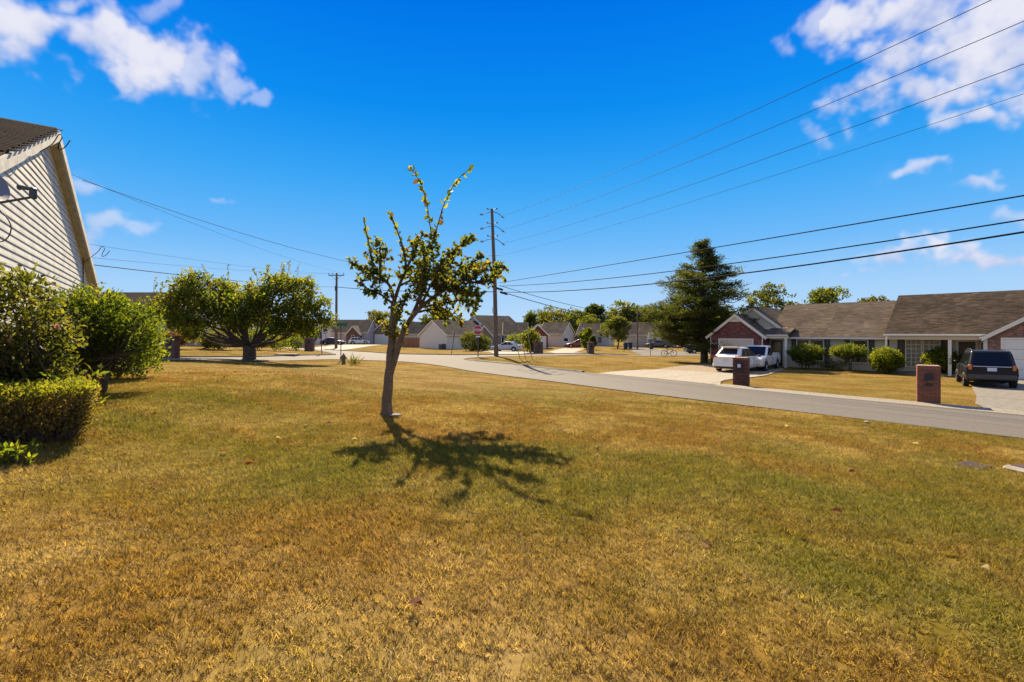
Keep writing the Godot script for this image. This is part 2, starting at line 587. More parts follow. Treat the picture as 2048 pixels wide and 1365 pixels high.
func scatter(nm: String, label: String, mesh: Mesh, spots: PackedVector3Array, jitter: float, smin: float, smax: float, tall: float) -> void:
	var mm := MultiMesh.new()
	mm.transform_format = MultiMesh.TRANSFORM_3D
	mm.use_colors = true
	mm.mesh = mesh
	mm.instance_count = spots.size()
	for i in spots.size():
		var p := spots[i]
		var s := rng.randf_range(smin, smax)
		var b := Basis(Vector3.UP, rng.randf() * TAU).scaled(Vector3(s, s * tall * rng.randf_range(0.55, 1.4), s))
		mm.set_instance_transform(i, Transform3D(b, p))
		var c := turf(p.x, p.z, rng.randf_range(-jitter, jitter))
		var k := rng.randf_range(0.62, 1.28)
		mm.set_instance_color(i, Color(c.r * k, c.g * k, c.b * k * rng.randf_range(0.8, 1.3)))
	var o := MultiMeshInstance3D.new()
	o.name = numbered(nm, self)
	o.multimesh = mm
	o.material_override = M.blade
	add_child(o, true)
	tag(o, label, "grass", "", "stuff")

func in_view(x: float, z: float) -> bool:
	return absf(x) < -z * 1.16 + 1.0

func build_ground() -> void:
	# coordinates grow coarser away from the lens
	var ax: Array[float] = []
	var az: Array[float] = []
	for i in range(-46, 47): ax.append(i)
	for s in [60, 80, 110, 160, 240, 400, 800, 2000]:
		ax.append(s); ax.push_front(-s)
	for s in [-2000, -900, -500, -300, -220, -170, -140, -120, -105, -92, -84, -78]: az.append(s)
	for i in range(-74, 9): az.append(i)
	for s in [14, 24, 50, 120, 400, 2000]: az.append(s)
	var g := geo(true)
	for i in ax.size() - 1:
		for j in az.size() - 1:
			for q in [[0, 0], [1, 0], [1, 1], [0, 0], [1, 1], [0, 1]]:
				var x := ax[i + q[0]]
				var z := az[j + q[1]]
				var nn := Vector3(gh(x - 0.5, z) - gh(x + 0.5, z), 1.0, gh(x, z - 0.5) - gh(x, z + 0.5))
				var c := turf(x, z, 0.0)
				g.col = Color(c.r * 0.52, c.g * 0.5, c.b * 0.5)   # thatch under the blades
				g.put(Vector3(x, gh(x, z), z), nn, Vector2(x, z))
	var m := vcol(0.95)
	m.metallic_specular = 0.08
	m.albedo_texture = noise_tex(512, 0.03, Color(0.72, 0.72, 0.72), Color(1.0, 1.0, 1.0), 3, 5)
	m.uv1_scale = Vector3.ONE / 2.7
	m.normal_enabled = true
	m.normal_texture = noise_tex(512, 0.06, Color.BLACK, Color.WHITE, 9, 4, true, 1.2)
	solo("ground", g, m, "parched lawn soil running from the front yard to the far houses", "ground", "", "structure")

const MAIN_NEAR := [[22.0, 6.0], [14.6, -3.0], [12.2, -6.6], [10.3, -9.5], [9.18, -11.3], [7.85, -13.2], [6.4, -15.3], [4.8, -17.7], [3.28, -20.2], [1.75, -22.7], [0.0, -25.2], [-1.95, -28.3], [-4.3, -31.6], [-6.4, -33.5], [-8.4, -34.3], [-10.3, -34.2], [-11.9, -33.6], [-13.4, -32.4], [-15.8, -29.7], [-17.6, -26.8], [-19.2, -24.6], [-21.8, -21.0], [-26.0, -15.0]]
const LEFT_FAR := [[-31.5, -17.5], [-26.0, -23.0], [-23.6, -25.7], [-20.5, -29.6], [-17.3, -33.3], [-15.6, -35.2], [-14.5, -36.6], [-14.2, -37.8], [-14.9, -39.6], [-17.2, -44.2], [-20.8, -49.7], [-26.5, -58.5], [-32.8, -69.3], [-38.8, -79.0]]
const BACK := [[-46.0, -86.5], [-37.0, -77.6], [-28.8, -67.0], [-22.5, -59.0], [-16.5, -51.5], [-11.8, -45.6], [-10.0, -44.2], [-5.8, -44.0], [-1.5, -45.2], [1.9, -46.8], [7.3, -49.6], [13.5, -53.6], [15.6, -57.0], [16.0, -60.0], [17.0, -66.0], [19.0, -76.0], [20.0, -86.0], [24.0, -86.0], [24.6, -74.0], [24.6, -63.0], [25.2, -60.3], [30.0, -60.2], [41.5, -60.0]]
const CROSS_LOW := [[41.0, -55.6], [22.5, -55.9], [16.5, -54.9], [11.5, -49.4], [7.6, -46.4], [1.7, -43.2], [-1.4, -41.2], [-3.0, -39.0], [-3.7, -37.7], [-3.75, -36.7], [-2.95, -35.7], [-1.75, -35.0], [0.25, -33.5], [2.3, -31.5], [5.4, -28.9], [7.8, -25.9], [9.05, -23.9], [9.8, -22.4], [11.3, -19.9], [12.95, -17.6], [13.6, -16.8], [15.0, -14.9], [15.6, -14.1], [19.6, -7.6], [26.5, 2.0]]

func build_street() -> void:
	var near := fine_line(MAIN_NEAR, 90)
	var left := fine_line(LEFT_FAR, 50)
	var back := fine_line(BACK, 80)
	var low := fine_line(CROSS_LOW, 100)
	var road := smooth_poly(near + left + back + low)
	pavement.append(road)
	solo("road", sheet(road, 0.03, 1.5), M.asphalt, "grey asphalt street curving from the lower right through the junction", "road", "", "structure")
	# far kerb and gutter of the main street
	var k0 := []
	var k1 := []
	for p in low:
		if p[1] > -17.3 or p[0] > 40.0: pass
		if p[1] > -36.4 and p[1] < -29.6 and p[0] < 6.0: k1.append(p)
		if p[1] > -23.0 and p[0] < 30.0 and p[0] > 9.0: k0.append(p)
	var kp := [[-0.42, 0.036], [-0.02, 0.038], [0.08, 0.045], [0.22, 0.07], [0.3, 0.078], [0.4, 0.078], [0.44, 0.0]]
	solo("kerb", strip(k0, kp), M.concrete_kerb, "weathered concrete kerb and gutter in front of the brick mailboxes", "kerb", "", "structure")
	solo("kerb", strip(k1, [[-0.12, 0.034], [0.0, 0.05], [0.06, 0.1], [0.3, 0.1], [0.36, 0.0]]), M.concrete_old, "broken kerb edge below the stop sign corner", "kerb", "", "structure")
	var seam := []
	for p in k0: seam.append([p[0], p[1]])
	solo("pavement_seam", strip(seam, [[-0.72, 0.034], [-0.66, 0.036], [-0.6, 0.034]]), M.tar, "dark tar seam in the asphalt beside the gutter", "seam", "", "structure")
	for q in [[-2.6, 0.05], [-4.1, 0.035]]:
		var crack := []
		for i in range(0, k0.size()):
			crack.append([k0[i][0] + 0.06 * noise_c.get_noise_1d(i * 7.0 + q[0] * 50.0), k0[i][1] + 0.1 * noise_c.get_noise_1d(i * 9.0)])
		solo("pavement_seam", strip(crack, [[q[0] - q[1], 0.034], [q[0], 0.036], [q[0] + q[1], 0.034]]), M.tar_faint, "faint wandering crack line along the asphalt lane" + (" nearer the kerb" if q[0] > -3.0 else " nearer the front lawn"), "seam", "", "structure")
	for q in [[[7.8, -25.9], [11.2, -28.9], [13.4, -30.3]], [[9.7, -23.1], [12.2, -26.2]], [[6.9, -27.6], [10.6, -31.6]]]:
		solo("control_joint", strip(fine_line(q, 12), [[-0.02, 0.045], [0.02, 0.045]]), M.tar, "thin dark joint crossing the pale driveway apron", "joint", "driveway joints", "structure")
	for q in [[[18.6, -18.9], [21.6, -14.6]], [[21.9, -22.5], [25.6, -18.2]]]:
		solo("control_joint", strip(fine_line(q, 12), [[-0.02, 0.045], [0.02, 0.045]]), M.tar, "thin dark joint crossing the grey driveway", "joint", "grey driveway joints", "structure")
	var kl := []
	for p in left:
		if p[1] > -50.0: kl.append(p)
	solo("kerb", strip(kl, [[0.1, 0.034], [0.0, 0.1], [-0.16, 0.1], [-0.2, 0.0]]), M.concrete_old, "concrete kerb rounding the lawn corner beyond the left side street", "kerb", "", "structure")
	var kb := []
	for p in back:
		if p[0] > -24.0 and p[0] < 13.0: kb.append(p)
	solo("kerb", strip(kb, [[0.1, 0.034], [0.0, 0.1], [-0.16, 0.1], [-0.2, 0.0]]), M.concrete_old, "low kerb along the far side of the junction", "kerb", "", "structure")
	# driveways
	var d1 := smooth_poly(fine_line([[5.3, -29.1], [6.3, -30.2], [8.0, -31.3], [9.6, -31.9], [11.4, -31.6], [13.4, -30.4], [15.3, -28.7]], 16) + fine_line([[15.3, -28.7], [13.6, -27.2], [12.4, -26.3], [11.3, -25.3], [10.4, -23.7], [9.85, -22.3]], 12) + [[9.05, -23.9], [7.8, -25.9]])
	solo("driveway", sheet(d1, 0.042, 1.5), M.concrete, "pale concrete driveway apron beside the left brick mailbox", "driveway", "", "structure")
	var d1b := PackedVector2Array([Vector2(9.6, -31.9), Vector2(12.4, -35.2), Vector2(16.6, -40.1), Vector2(19.7, -37.2), Vector2(20.6, -36.2), Vector2(19.0, -33.2), Vector2(15.3, -28.7), Vector2(13.4, -30.4), Vector2(11.4, -31.6)])
	solo("driveway", sheet(d1b, 0.036, 1.5), M.gravel, "tan worn driveway under the white cars", "driveway", "", "structure")
	var d2 := PackedVector2Array([Vector2(27.9, -28.2), Vector2(24.7, -25.4), Vector2(21.9, -22.6), Vector2(18.6, -19.0), Vector2(16.2, -16.6), Vector2(15.0, -14.9), Vector2(15.6, -14.1), Vector2(17.4, -11.4), Vector2(21.0, -13.6), Vector2(31.5, -24.4)])
	solo("driveway", sheet(d2, 0.042, 1.5), M.concrete_grey, "grey concrete driveway under the black car", "driveway", "", "structure")
	var d3 := PackedVector2Array([Vector2(-1.5, -45.2), Vector2(-3.4, -62), Vector2(-5.0, -72), Vector2(0.8, -72), Vector2(2.0, -62), Vector2(2.6, -47.2)])
	solo("driveway", sheet(d3, 0.036, 2.0), M.concrete, "pale driveway under the silver sedan", "driveway", "", "structure")
	var d4 := PackedVector2Array([Vector2(4.6, -48.2), Vector2(4.0, -62), Vector2(9.0, -84), Vector2(13.0, -84), Vector2(8.0, -62), Vector2(8.0, -50.2)])
	solo("driveway", sheet(d4, 0.036, 2.0), M.concrete, "pale driveway leading to the red hatchback", "driveway", "", "structure")
	var d5 := PackedVector2Array([Vector2(-20.6, -49.4), Vector2(-25.5, -52), Vector2(-34, -62), Vector2(-31, -66.5)])
	solo("driveway", sheet(d5, 0.036, 2.0), M.concrete, "pale driveway apron beyond the left lawn corner", "driveway", "", "structure")
	var d6 := PackedVector2Array([Vector2(-28.8, -67.2), Vector2(-36, -102), Vector2(-28, -103), Vector2(-22.6, -59.2)])
	solo("driveway", sheet(d6, 0.036, 3.0), M.concrete, "pale driveway under the small white car by the tan garage", "driveway", "", "structure")
	for d in [d1, d1b, d2, d3, d4, d5, d6]: pavement.append(d)
	# concrete drain top on the kerb
	var g := geo()
	g.cbox(Vector3(0, 0.09, 0), Vector3(1.5, 0.14, 0.8), 0.02)
	solo("drain_cover", g, M.concrete, "pale concrete storm drain top on the kerb beyond the left side street", "drain", "", "", on(-16.4, -34.6))

func build_grass() -> void:
	var m := vcol(0.7)
	m.metallic_specular = 0.3
	m.backlight_enabled = true
	m.backlight = Color(1.0, 1.0, 0.85)
	M.blade = m
	var near := PackedVector3Array()
	var mid := PackedVector3Array()
	var far := PackedVector3Array()
	rng.seed = 77
	for i in 150000:
		var d := sqrt(rng.randf_range(1.2 * 1.2, 15.0 * 15.0))
		var x := rng.randf_range(-1.2, 1.2) * d
		if paved(x, -d) or rng.randf() < 0.92 * smoothstep(9.0, 15.0, d): continue
		near.append(on(x, -d))
	for i in 95000:
		var d := sqrt(rng.randf_range(9.0 * 9.0, 37.0 * 37.0))
		var x := rng.randf_range(-1.18, 1.18) * d
		if paved(x, -d) or rng.randf() > smoothstep(8.0, 13.0, d): continue
		mid.append(on(x, -d))
	for i in 30000:
		var d := sqrt(rng.randf_range(30.0 * 30.0, 110.0 * 110.0))
		var x := rng.randf_range(-0.9, 0.9) * d
		if x > 0.62 * d or paved(x, -d): continue
		far.append(on(x, -d))
	scatter("lawn_grass", "short parched grass of the front lawn nearest the lens", tuft_mesh(1, 22, 0.05, 0.044, 0.0022, 1.25), near, 0.22, 0.8, 1.35, 1.0)
	scatter("lawn_grass", "dry golden grass of the lawn around the pear tree and across the street", tuft_mesh(2, 26, 0.17, 0.03, 0.0035, 2.2), mid, 0.2, 0.9, 1.5, 0.9)
	scatter("lawn_grass", "golden grass of the far lawns before the houses", tuft_mesh(3, 16, 0.42, 0.04, 0.010, 3.5), far, 0.2, 1.0, 1.7, 0.8)

# ---------------------------------------------------------------- plants
func pv(a: Array) -> Vector3:
	return Vector3(a[0], a[1], a[2])

func rvec() -> Vector3:
	return Vector3(rng.randfn(), rng.randfn(), rng.randfn())

func curve3(pts: Array, step: float) -> PackedVector3Array:
	var c := Curve3D.new()
	for i in pts.size():
		var p: Vector3 = pts[i]
		var a: Vector3 = pts[maxi(i - 1, 0)]
		var b: Vector3 = pts[mini(i + 1, pts.size() - 1)]
		var t := (b - a).normalized()
		c.add_point(p, -t * (p - a).length() * 0.33, t * (b - p).length() * 0.33)
	var n := maxi(2, int(c.get_baked_length() / step))
	var r := PackedVector3Array()
	for i in n + 1:
		r.append(c.sample_baked(c.get_baked_length() * i / n, true))
	return r

func taper(n: int, r0: float, r1: float) -> PackedFloat32Array:
	var r := PackedFloat32Array()
	for i in n:
		r.append(lerpf(r0, r1, float(i) / (n - 1)))
	return r

func limb(g: Geo, a: Vector3, b: Vector3, r0: float, r1: float, sag := 0.12, sides := 5) -> void:
	var l := (b - a).length()
	var m := a.lerp(b, 0.35) + rvec() * l * 0.05 + Vector3.UP * l * -sag
	var k := a.lerp(b, 0.7) + rvec() * l * 0.04 + Vector3.UP * l * -sag * 0.7
	var p := curve3([a, m, k, b], maxf(l / 6.0, 0.05))
	g.tube(p, taper(p.size(), r0, r1), sides, false)

const PEAR := {
	"stem_a": [[0.00, -0.04, 0.00], [0.02, 0.34, 0.02], [0.05, 0.66, 0.03], [0.09, 1.17, 0.02], [0.12, 1.72, 0.00], [0.14, 2.11, -0.05]],
	"stem_b": [[0.06, 0.70, 0.03], [0.19, 1.10, 0.08], [0.31, 1.47, 0.14], [0.45, 1.74, 0.18], [0.65, 1.98, 0.20]],
	"L1": [[0.14, 2.11, -0.05], [0.04, 2.39, -0.15], [-0.18, 2.62, -0.30], [-0.33, 2.87, -0.35], [-0.40, 3.21, -0.38], [-0.46, 3.46, -0.40], [-0.51, 3.71, -0.42]],
	"L1b": [[-0.18, 2.62, -0.30], [-0.14, 2.94, -0.15], [-0.14, 3.20, -0.10]],
	"L1c": [[-0.02, 2.48, -0.20], [-0.28, 2.57, -0.10], [-0.50, 2.73, 0.00], [-0.61, 2.82, 0.05]],
	"L1d": [[0.14, 2.04, -0.05], [-0.06, 2.22, 0.30], [-0.25, 2.31, 0.50], [-0.34, 2.45, 0.60]],
	"L2": [[0.14, 2.11, -0.05], [0.28, 2.45, 0.10], [0.39, 2.66, 0.20], [0.37, 2.98, 0.30], [0.28, 3.31, 0.40], [0.16, 3.62, 0.45]],
	"L2b": [[0.39, 2.66, 0.20], [0.53, 3.00, 0.05], [0.61, 3.25, -0.10], [0.64, 3.40, -0.20]],
	"L2c": [[0.26, 2.39, 0.05], [0.46, 2.57, -0.40], [0.72, 2.87, -0.60], [0.88, 3.05, -0.70]],
	"R1": [[0.65, 1.98, 0.20], [0.90, 2.16, 0.30], [1.15, 2.31, 0.35], [1.41, 2.48, 0.40], [1.73, 2.59, 0.45], [2.09, 2.68, 0.50]],
	"R1b": [[1.41, 2.48, 0.40], [1.73, 2.42, 0.20], [1.96, 2.50, 0.10], [2.19, 2.73, 0.10]],
	"R1c": [[1.15, 2.31, 0.35], [1.45, 2.20, 0.60], [1.73, 2.13, 0.70], [1.68, 2.04, 0.75]],
	"R2": [[0.45, 1.74, 0.18], [0.59, 2.11, 0.00], [0.67, 2.48, -0.10], [0.66, 2.85, -0.10], [0.81, 3.14, -0.15], [0.86, 3.31, -0.20]],
	"R2s": [[0.83, 3.21, -0.15], [0.77, 3.60, -0.20], [0.71, 3.97, -0.25], [0.61, 4.29, -0.30], [0.48, 4.52, -0.33], [0.37, 4.66, -0.35]],
	"R2t": [[0.86, 3.31, -0.20], [0.95, 3.60, -0.15], [1.07, 3.95, -0.10], [1.22, 4.22, -0.05], [1.40, 4.43, 0.00], [1.53, 4.52, 0.05]],
	"R3": [[0.65, 1.98, 0.20], [0.92, 2.45, 0.50], [1.16, 2.82, 0.70], [1.40, 3.00, 0.80], [1.64, 3.17, 0.85]],
	"R4": [[0.58, 1.89, 0.20], [0.88, 1.97, -0.30], [1.13, 1.87, -0.50], [1.31, 1.76, -0.60]],
	"R4b": [[0.65, 1.98, 0.20], [1.04, 2.08, -0.20], [1.40, 2.13, -0.50], [1.59, 1.97, -0.60]],
	"R5": [[0.67, 2.48, -0.10], [0.90, 2.75, -0.50], [1.13, 2.94, -0.70], [1.22, 3.09, -0.80]],
	"R6": [[0.67, 2.48, -0.10], [1.04, 2.64, -0.60], [1.45, 2.77, -0.80], [1.82, 2.87, -0.90]],
	"R7": [[0.90, 2.16, 0.30], [1.22, 2.54, 0.00], [1.54, 2.82, -0.20], [1.77, 2.94, -0.30]],
	"R8": [[0.65, 1.98, 0.20], [0.72, 2.36, 0.60], [0.81, 2.73, 0.90], [0.79, 3.00, 1.00]],
	"L3": [[0.12, 1.72, 0.00], [0.26, 1.76, 0.30], [0.37, 1.95, 0.50], [0.53, 2.22, 0.70]],
	"S1": [[0.11, 1.51, 0.00], [0.06, 1.56, -0.10], [0.00, 1.63, -0.15]],
	"S2": [[0.31, 1.47, 0.14], [0.18, 1.51, -0.10], [0.10, 1.58, -0.15]],
}
const SHOOTS := ["L1", "L2", "R2s", "R2t"]

func pear_leaf_color() -> Color:
	var k := rng.randf()
	var c := Color(0.16, 0.18, 0.028)
	if k < 0.26: c = Color(0.095, 0.12, 0.022)
	elif k > 0.93: c = Color(0.36, 0.23, 0.03)
	elif k > 0.78: c = Color(0.26, 0.25, 0.035)
	elif k > 0.72: c = Color(0.14, 0.07, 0.028)
	return c * rng.randf_range(0.8, 1.2)

func young_tree() -> void:
	rng.seed = 501
	var t := thing("pear_tree", "slim young pear tree with forked trunk and two long bare shoots on the front lawn", "tree", on(-2.31, -8.72))
	var trunk := geo()
	var branch := geo()
	var twig := geo()
	var crown := geo(true)
	var singles: Array = []
	for k in PEAR:
		var pts := []
		for a in PEAR[k]: pts.append(pv(a) * Vector3(1, 1, 0.7))
		var p := curve3(pts, 0.06)
		var n := p.size()
		var r0 := 0.026
		var r1 := 0.007
		if k == "stem_a":
			for i in n: p[i] += Vector3(sin(i * 0.9), 0, cos(i * 0.7)) * 0.006
			var rr := taper(n, 0.1, 0.055)
			rr[0] = 0.19; rr[1] = 0.135; rr[2] = 0.112
			trunk.tube(p, rr, 12, false)
			continue
		elif k == "stem_b":
			trunk.tube(p, taper(n, 0.058, 0.042), 10, false)
			continue
		elif k in ["R2", "L1", "L2", "R1"]: r0 = 0.036
		elif k in ["R2s", "R2t"]: r0 = 0.012; r1 = 0.004
		elif k in ["S1", "S2"]: r0 = 0.01
		branch.tube(p, taper(n, r0, r1), 6, false)
		# leaves and side twigs
		var bare: bool = k in ["R2s", "R2t"]
		var s := 0.0
		for i in range(1, n):
			var f := float(i) / n
			var dir := (p[i] - p[i - 1]).normalized()
			if bare or (k in ["L1", "L2"] and f > 0.6):
				if rng.randf() < 0.92:
					var out := (rvec() + dir * 0.6).normalized()
					singles.append([p[i], (out + dir * 0.3 + Vector3(0, -0.15, 0)).normalized(), rng.randf_range(0.085, 0.14)])
				if rng.randf() < (0.75 if k != "R2t" else 0.35):
					singles.append([p[i], (rvec() + dir).normalized(), rng.randf_range(0.07, 0.1)])
				continue
			if f < 0.22 and not k in ["S1", "S2", "L1c", "R1b", "R1c"]: continue
			var tw := 3 if rng.randf() < 0.45 and not k in SHOOTS else 2
			for q in tw:
				var out := (rvec() * 0.7 + Vector3(0, 0.35, 0)).normalized()
				out = (out - dir * out.dot(dir) * 0.5 + dir * 0.25).normalized()
				var l := rng.randf_range(0.1, 0.38) * (1.0 - 0.66 * f) * (0.55 if k in SHOOTS else 1.0)
				var e := p[i] + out * l + Vector3(0, -0.02, 0)
				twig.tube(PackedVector3Array([p[i], p[i] + out * l * 0.5 + rvec() * 0.012, e]), PackedFloat32Array([0.006, 0.0045, 0.003]), 4, false)
				for j in int(l / 0.018) + 2:
					var at := p[i].lerp(e, clampf(0.2 + j * 0.018 / l, 0, 1.05))
					crown.col = pear_leaf_color()
					var ld := (rvec() + out * 0.5 + Vector3(0, -0.55, 0)).normalized()
					crown.leaf(at, ld, (rvec() + Vector3(0, 0.9, 0)).normalized(), rng.randf_range(0.048, 0.088), rng.randf_range(0.036, 0.06), true)
			if rng.randf() < 0.5:
				crown.col = pear_leaf_color()
				crown.leaf(p[i], (rvec() + dir).normalized(), rvec().normalized(), rng.randf_range(0.06, 0.1), 0.055, true)
	var tk := part("trunk", trunk, M.bark_lichen, t)
	part("limbs", branch, M.bark, tk)
	part("twigs", twig, M.bark, tk, "", "stuff")
	part("foliage", crown, M.leaf_gloss, t, "", "stuff")
	# the leaves that stand apart on the long shoots
	var lm: Array[ArrayMesh] = []
	for i in 5:
		var g := geo(true)
		g.col = [Color(0.24, 0.25, 0.04), Color(0.13, 0.17, 0.03), Color(0.075, 0.10, 0.022), Color(0.27, 0.26, 0.05), Color(0.12, 0.07, 0.03)][i]
		g.leaf(Vector3.ZERO, Vector3(0, 0, -1), Vector3.UP, 1.0, 0.72, true)
		lm.append(g.mesh())
	for q in singles:
		var o := part("leaf", lm[[0, 1, 2, 3, 0, 1, 3, 4][rng.randi() % 8]], M.leaf_gloss, t)
		var d: Vector3 = q[1]
		o.transform = Transform3D(Basis.looking_at(d, (rvec() + Vector3(0, 0.8, 0)).normalized()).scaled(Vector3.ONE * q[2]), q[0])
		o.basis = Basis.looking_at(d, (Vector3(rng.randfn(), rng.randfn(), rng.randfn()) + Vector3(0, 0.8, 0)).normalized()).scaled(Vector3.ONE * q[2])

# leaves in clumps over a set of balls: [centre, radii, clumps]
func clumps(g: Geo, balls: Array, per: int, cl: float, ll: float, lw: float, cols: Array, rise := 0.4, hollow := 0.45) -> PackedVector3Array:
	var tips := PackedVector3Array()
	for b in balls:
		for i in int(b[2]):
			var u := rvec().normalized()
			var o: Vector3 = b[0] + u * b[1] * lerpf(hollow, 1.0, sqrt(rng.randf()))
			tips.append(o)
			var tone := rng.randf_range(0.75, 1.25)
			var base: Color = cols[rng.randi() % cols.size()]
			for j in per:
				var at := o + rvec() * cl * Vector3(0.6, 0.45, 0.6)
				g.col = base * (tone * rng.randf_range(0.75, 1.25))
				var d := (rvec() + u * 0.7 + Vector3(0, rise, 0)).normalized()
				g.leaf(at, d, (rvec() * 0.8 + Vector3(0, 0.7, 0) + u * 0.3).normalized(), ll * rng.randf_range(0.7, 1.3), lw * rng.randf_range(0.7, 1.3))
	return tips

const GREENS := [Color(0.085, 0.115, 0.022), Color(0.115, 0.145, 0.024), Color(0.145, 0.165, 0.03), Color(0.095, 0.125, 0.022)]
const LIGHT_GREENS := [Color(0.17, 0.21, 0.022), Color(0.23, 0.26, 0.028), Color(0.14, 0.18, 0.022), Color(0.27, 0.26, 0.035)]
const OLIVES := [Color(0.14, 0.145, 0.025), Color(0.19, 0.175, 0.034), Color(0.11, 0.125, 0.024), Color(0.24, 0.21, 0.036)]
const CEDARS := [Color(0.085, 0.10, 0.027), Color(0.115, 0.125, 0.03), Color(0.07, 0.085, 0.025)]

func spreading_tree() -> void:
	# wide low crown on a short trunk by the side street
	rng.seed = 777
	var t := thing("lawn_tree", "wide flat-topped leafy tree on a short thick trunk beside the left side street", "tree", on(-16.94, -30.6))
	var wood := geo()
	var p := curve3([Vector3(0, -0.1, 0), Vector3(0.02, 0.4, 0), Vector3(0.0, 0.9, 0)], 0.15)
	var rr := taper(p.size(), 0.4, 0.36)
	rr[0] = 0.56
	wood.tube(p, rr, 12, false)
	var balls := []
	var tops := [[-5.4, 3.0, 0.4, 0.8], [-4.5, 4.6, -0.3, 0.85], [-4.6, 3.7, 0.5, 1.0], [-3.3, 5.0, 0.4, 0.9], [-3.2, 3.9, 1.0, 1.05], [-3.4, 2.8, 1.6, 0.9], [-2.0, 4.7, -0.4, 0.85], [-2.0, 3.7, 0.9, 1.05], [-0.9, 3.6, 1.3, 0.95], [-0.3, 3.5, -1.4, 1.0], [0.4, 3.2, 1.6, 1.0], [0.8, 4.4, 0.1, 0.85], [1.6, 4.9, -0.5, 0.9], [1.7, 3.9, 1.1, 1.0], [2.7, 4.8, 0.3, 0.8], [2.9, 3.7, -0.7, 1.0], [3.8, 4.6, 0.4, 0.8], [3.5, 3.2, 1.0, 0.95], [4.4, 3.5, 0.0, 0.8], [4.9, 2.5, 0.4, 0.75], [-4.4, 2.4, 0.2, 0.85], [-2.3, 2.6, 1.7, 0.9], [-0.8, 2.8, 1.6, 0.85], [1.0, 2.7, 1.8, 0.9], [2.6, 2.6, 0.9, 0.9], [3.9, 2.2, 0.6, 0.75], [-3.0, 1.95, 0.9, 0.7], [2.3, 2.0, 1.3, 0.6], [0.0, 2.6, -1.8, 0.9], [-0.8, 4.1, 0.3, 0.8], [-0.1, 3.9, -0.5, 0.75]]
	for q in tops:
		var o := Vector3(q[0], q[1], q[2])
		balls.append([o, Vector3(1.0, 0.72, 1.0) * float(q[3]), int(46.0 * q[3])])
		var a := Vector3(0, 0.85, 0) + Vector3(signf(q[0]) * 0.12, rng.randf() * 0.1, 0)
		limb(wood, a, o, rng.randf_range(0.085, 0.13) if absf(q[0]) > 2.0 else 0.075, 0.015, 0.06, 7)
		for k in 4:
			limb(wood, o.lerp(a, 0.25), o + rvec() * 0.5, 0.025, 0.006, 0.0, 4)
	var g := geo(true)
	clumps(g, balls, 17, 0.3, 0.19, 0.13, OLIVES + LIGHT_GREENS + GREENS, 0.3, 0.2)
	# upright shoots along the top
	for i in 34:
		var q: Array = tops[rng.randi() % 19]
		if q[1] < 3.3: continue
		var b := Vector3(q[0], q[1] + 0.4, q[2]) + Vector3(rng.randfn() * 0.5, 0, rng.randfn() * 0.4)
		var e := b + Vector3(rng.randfn() * 0.16, rng.randf_range(0.5, 1.15), rng.randfn() * 0.15)
		limb(wood, b, e, 0.012, 0.004, 0.0, 4)
		for j in 16:
			g.col = OLIVES[rng.randi() % 4] * rng.randf_range(0.9, 1.3)
			g.leaf(b.lerp(e, j / 15.0), (rvec() + Vector3(0, 0.4, 0)).normalized(), rvec().normalized(), 0.17, 0.11)
	part("trunk", wood, M.bark_dark, t)
	part("crown", g, M.leaf_gloss, t, "", "stuff")

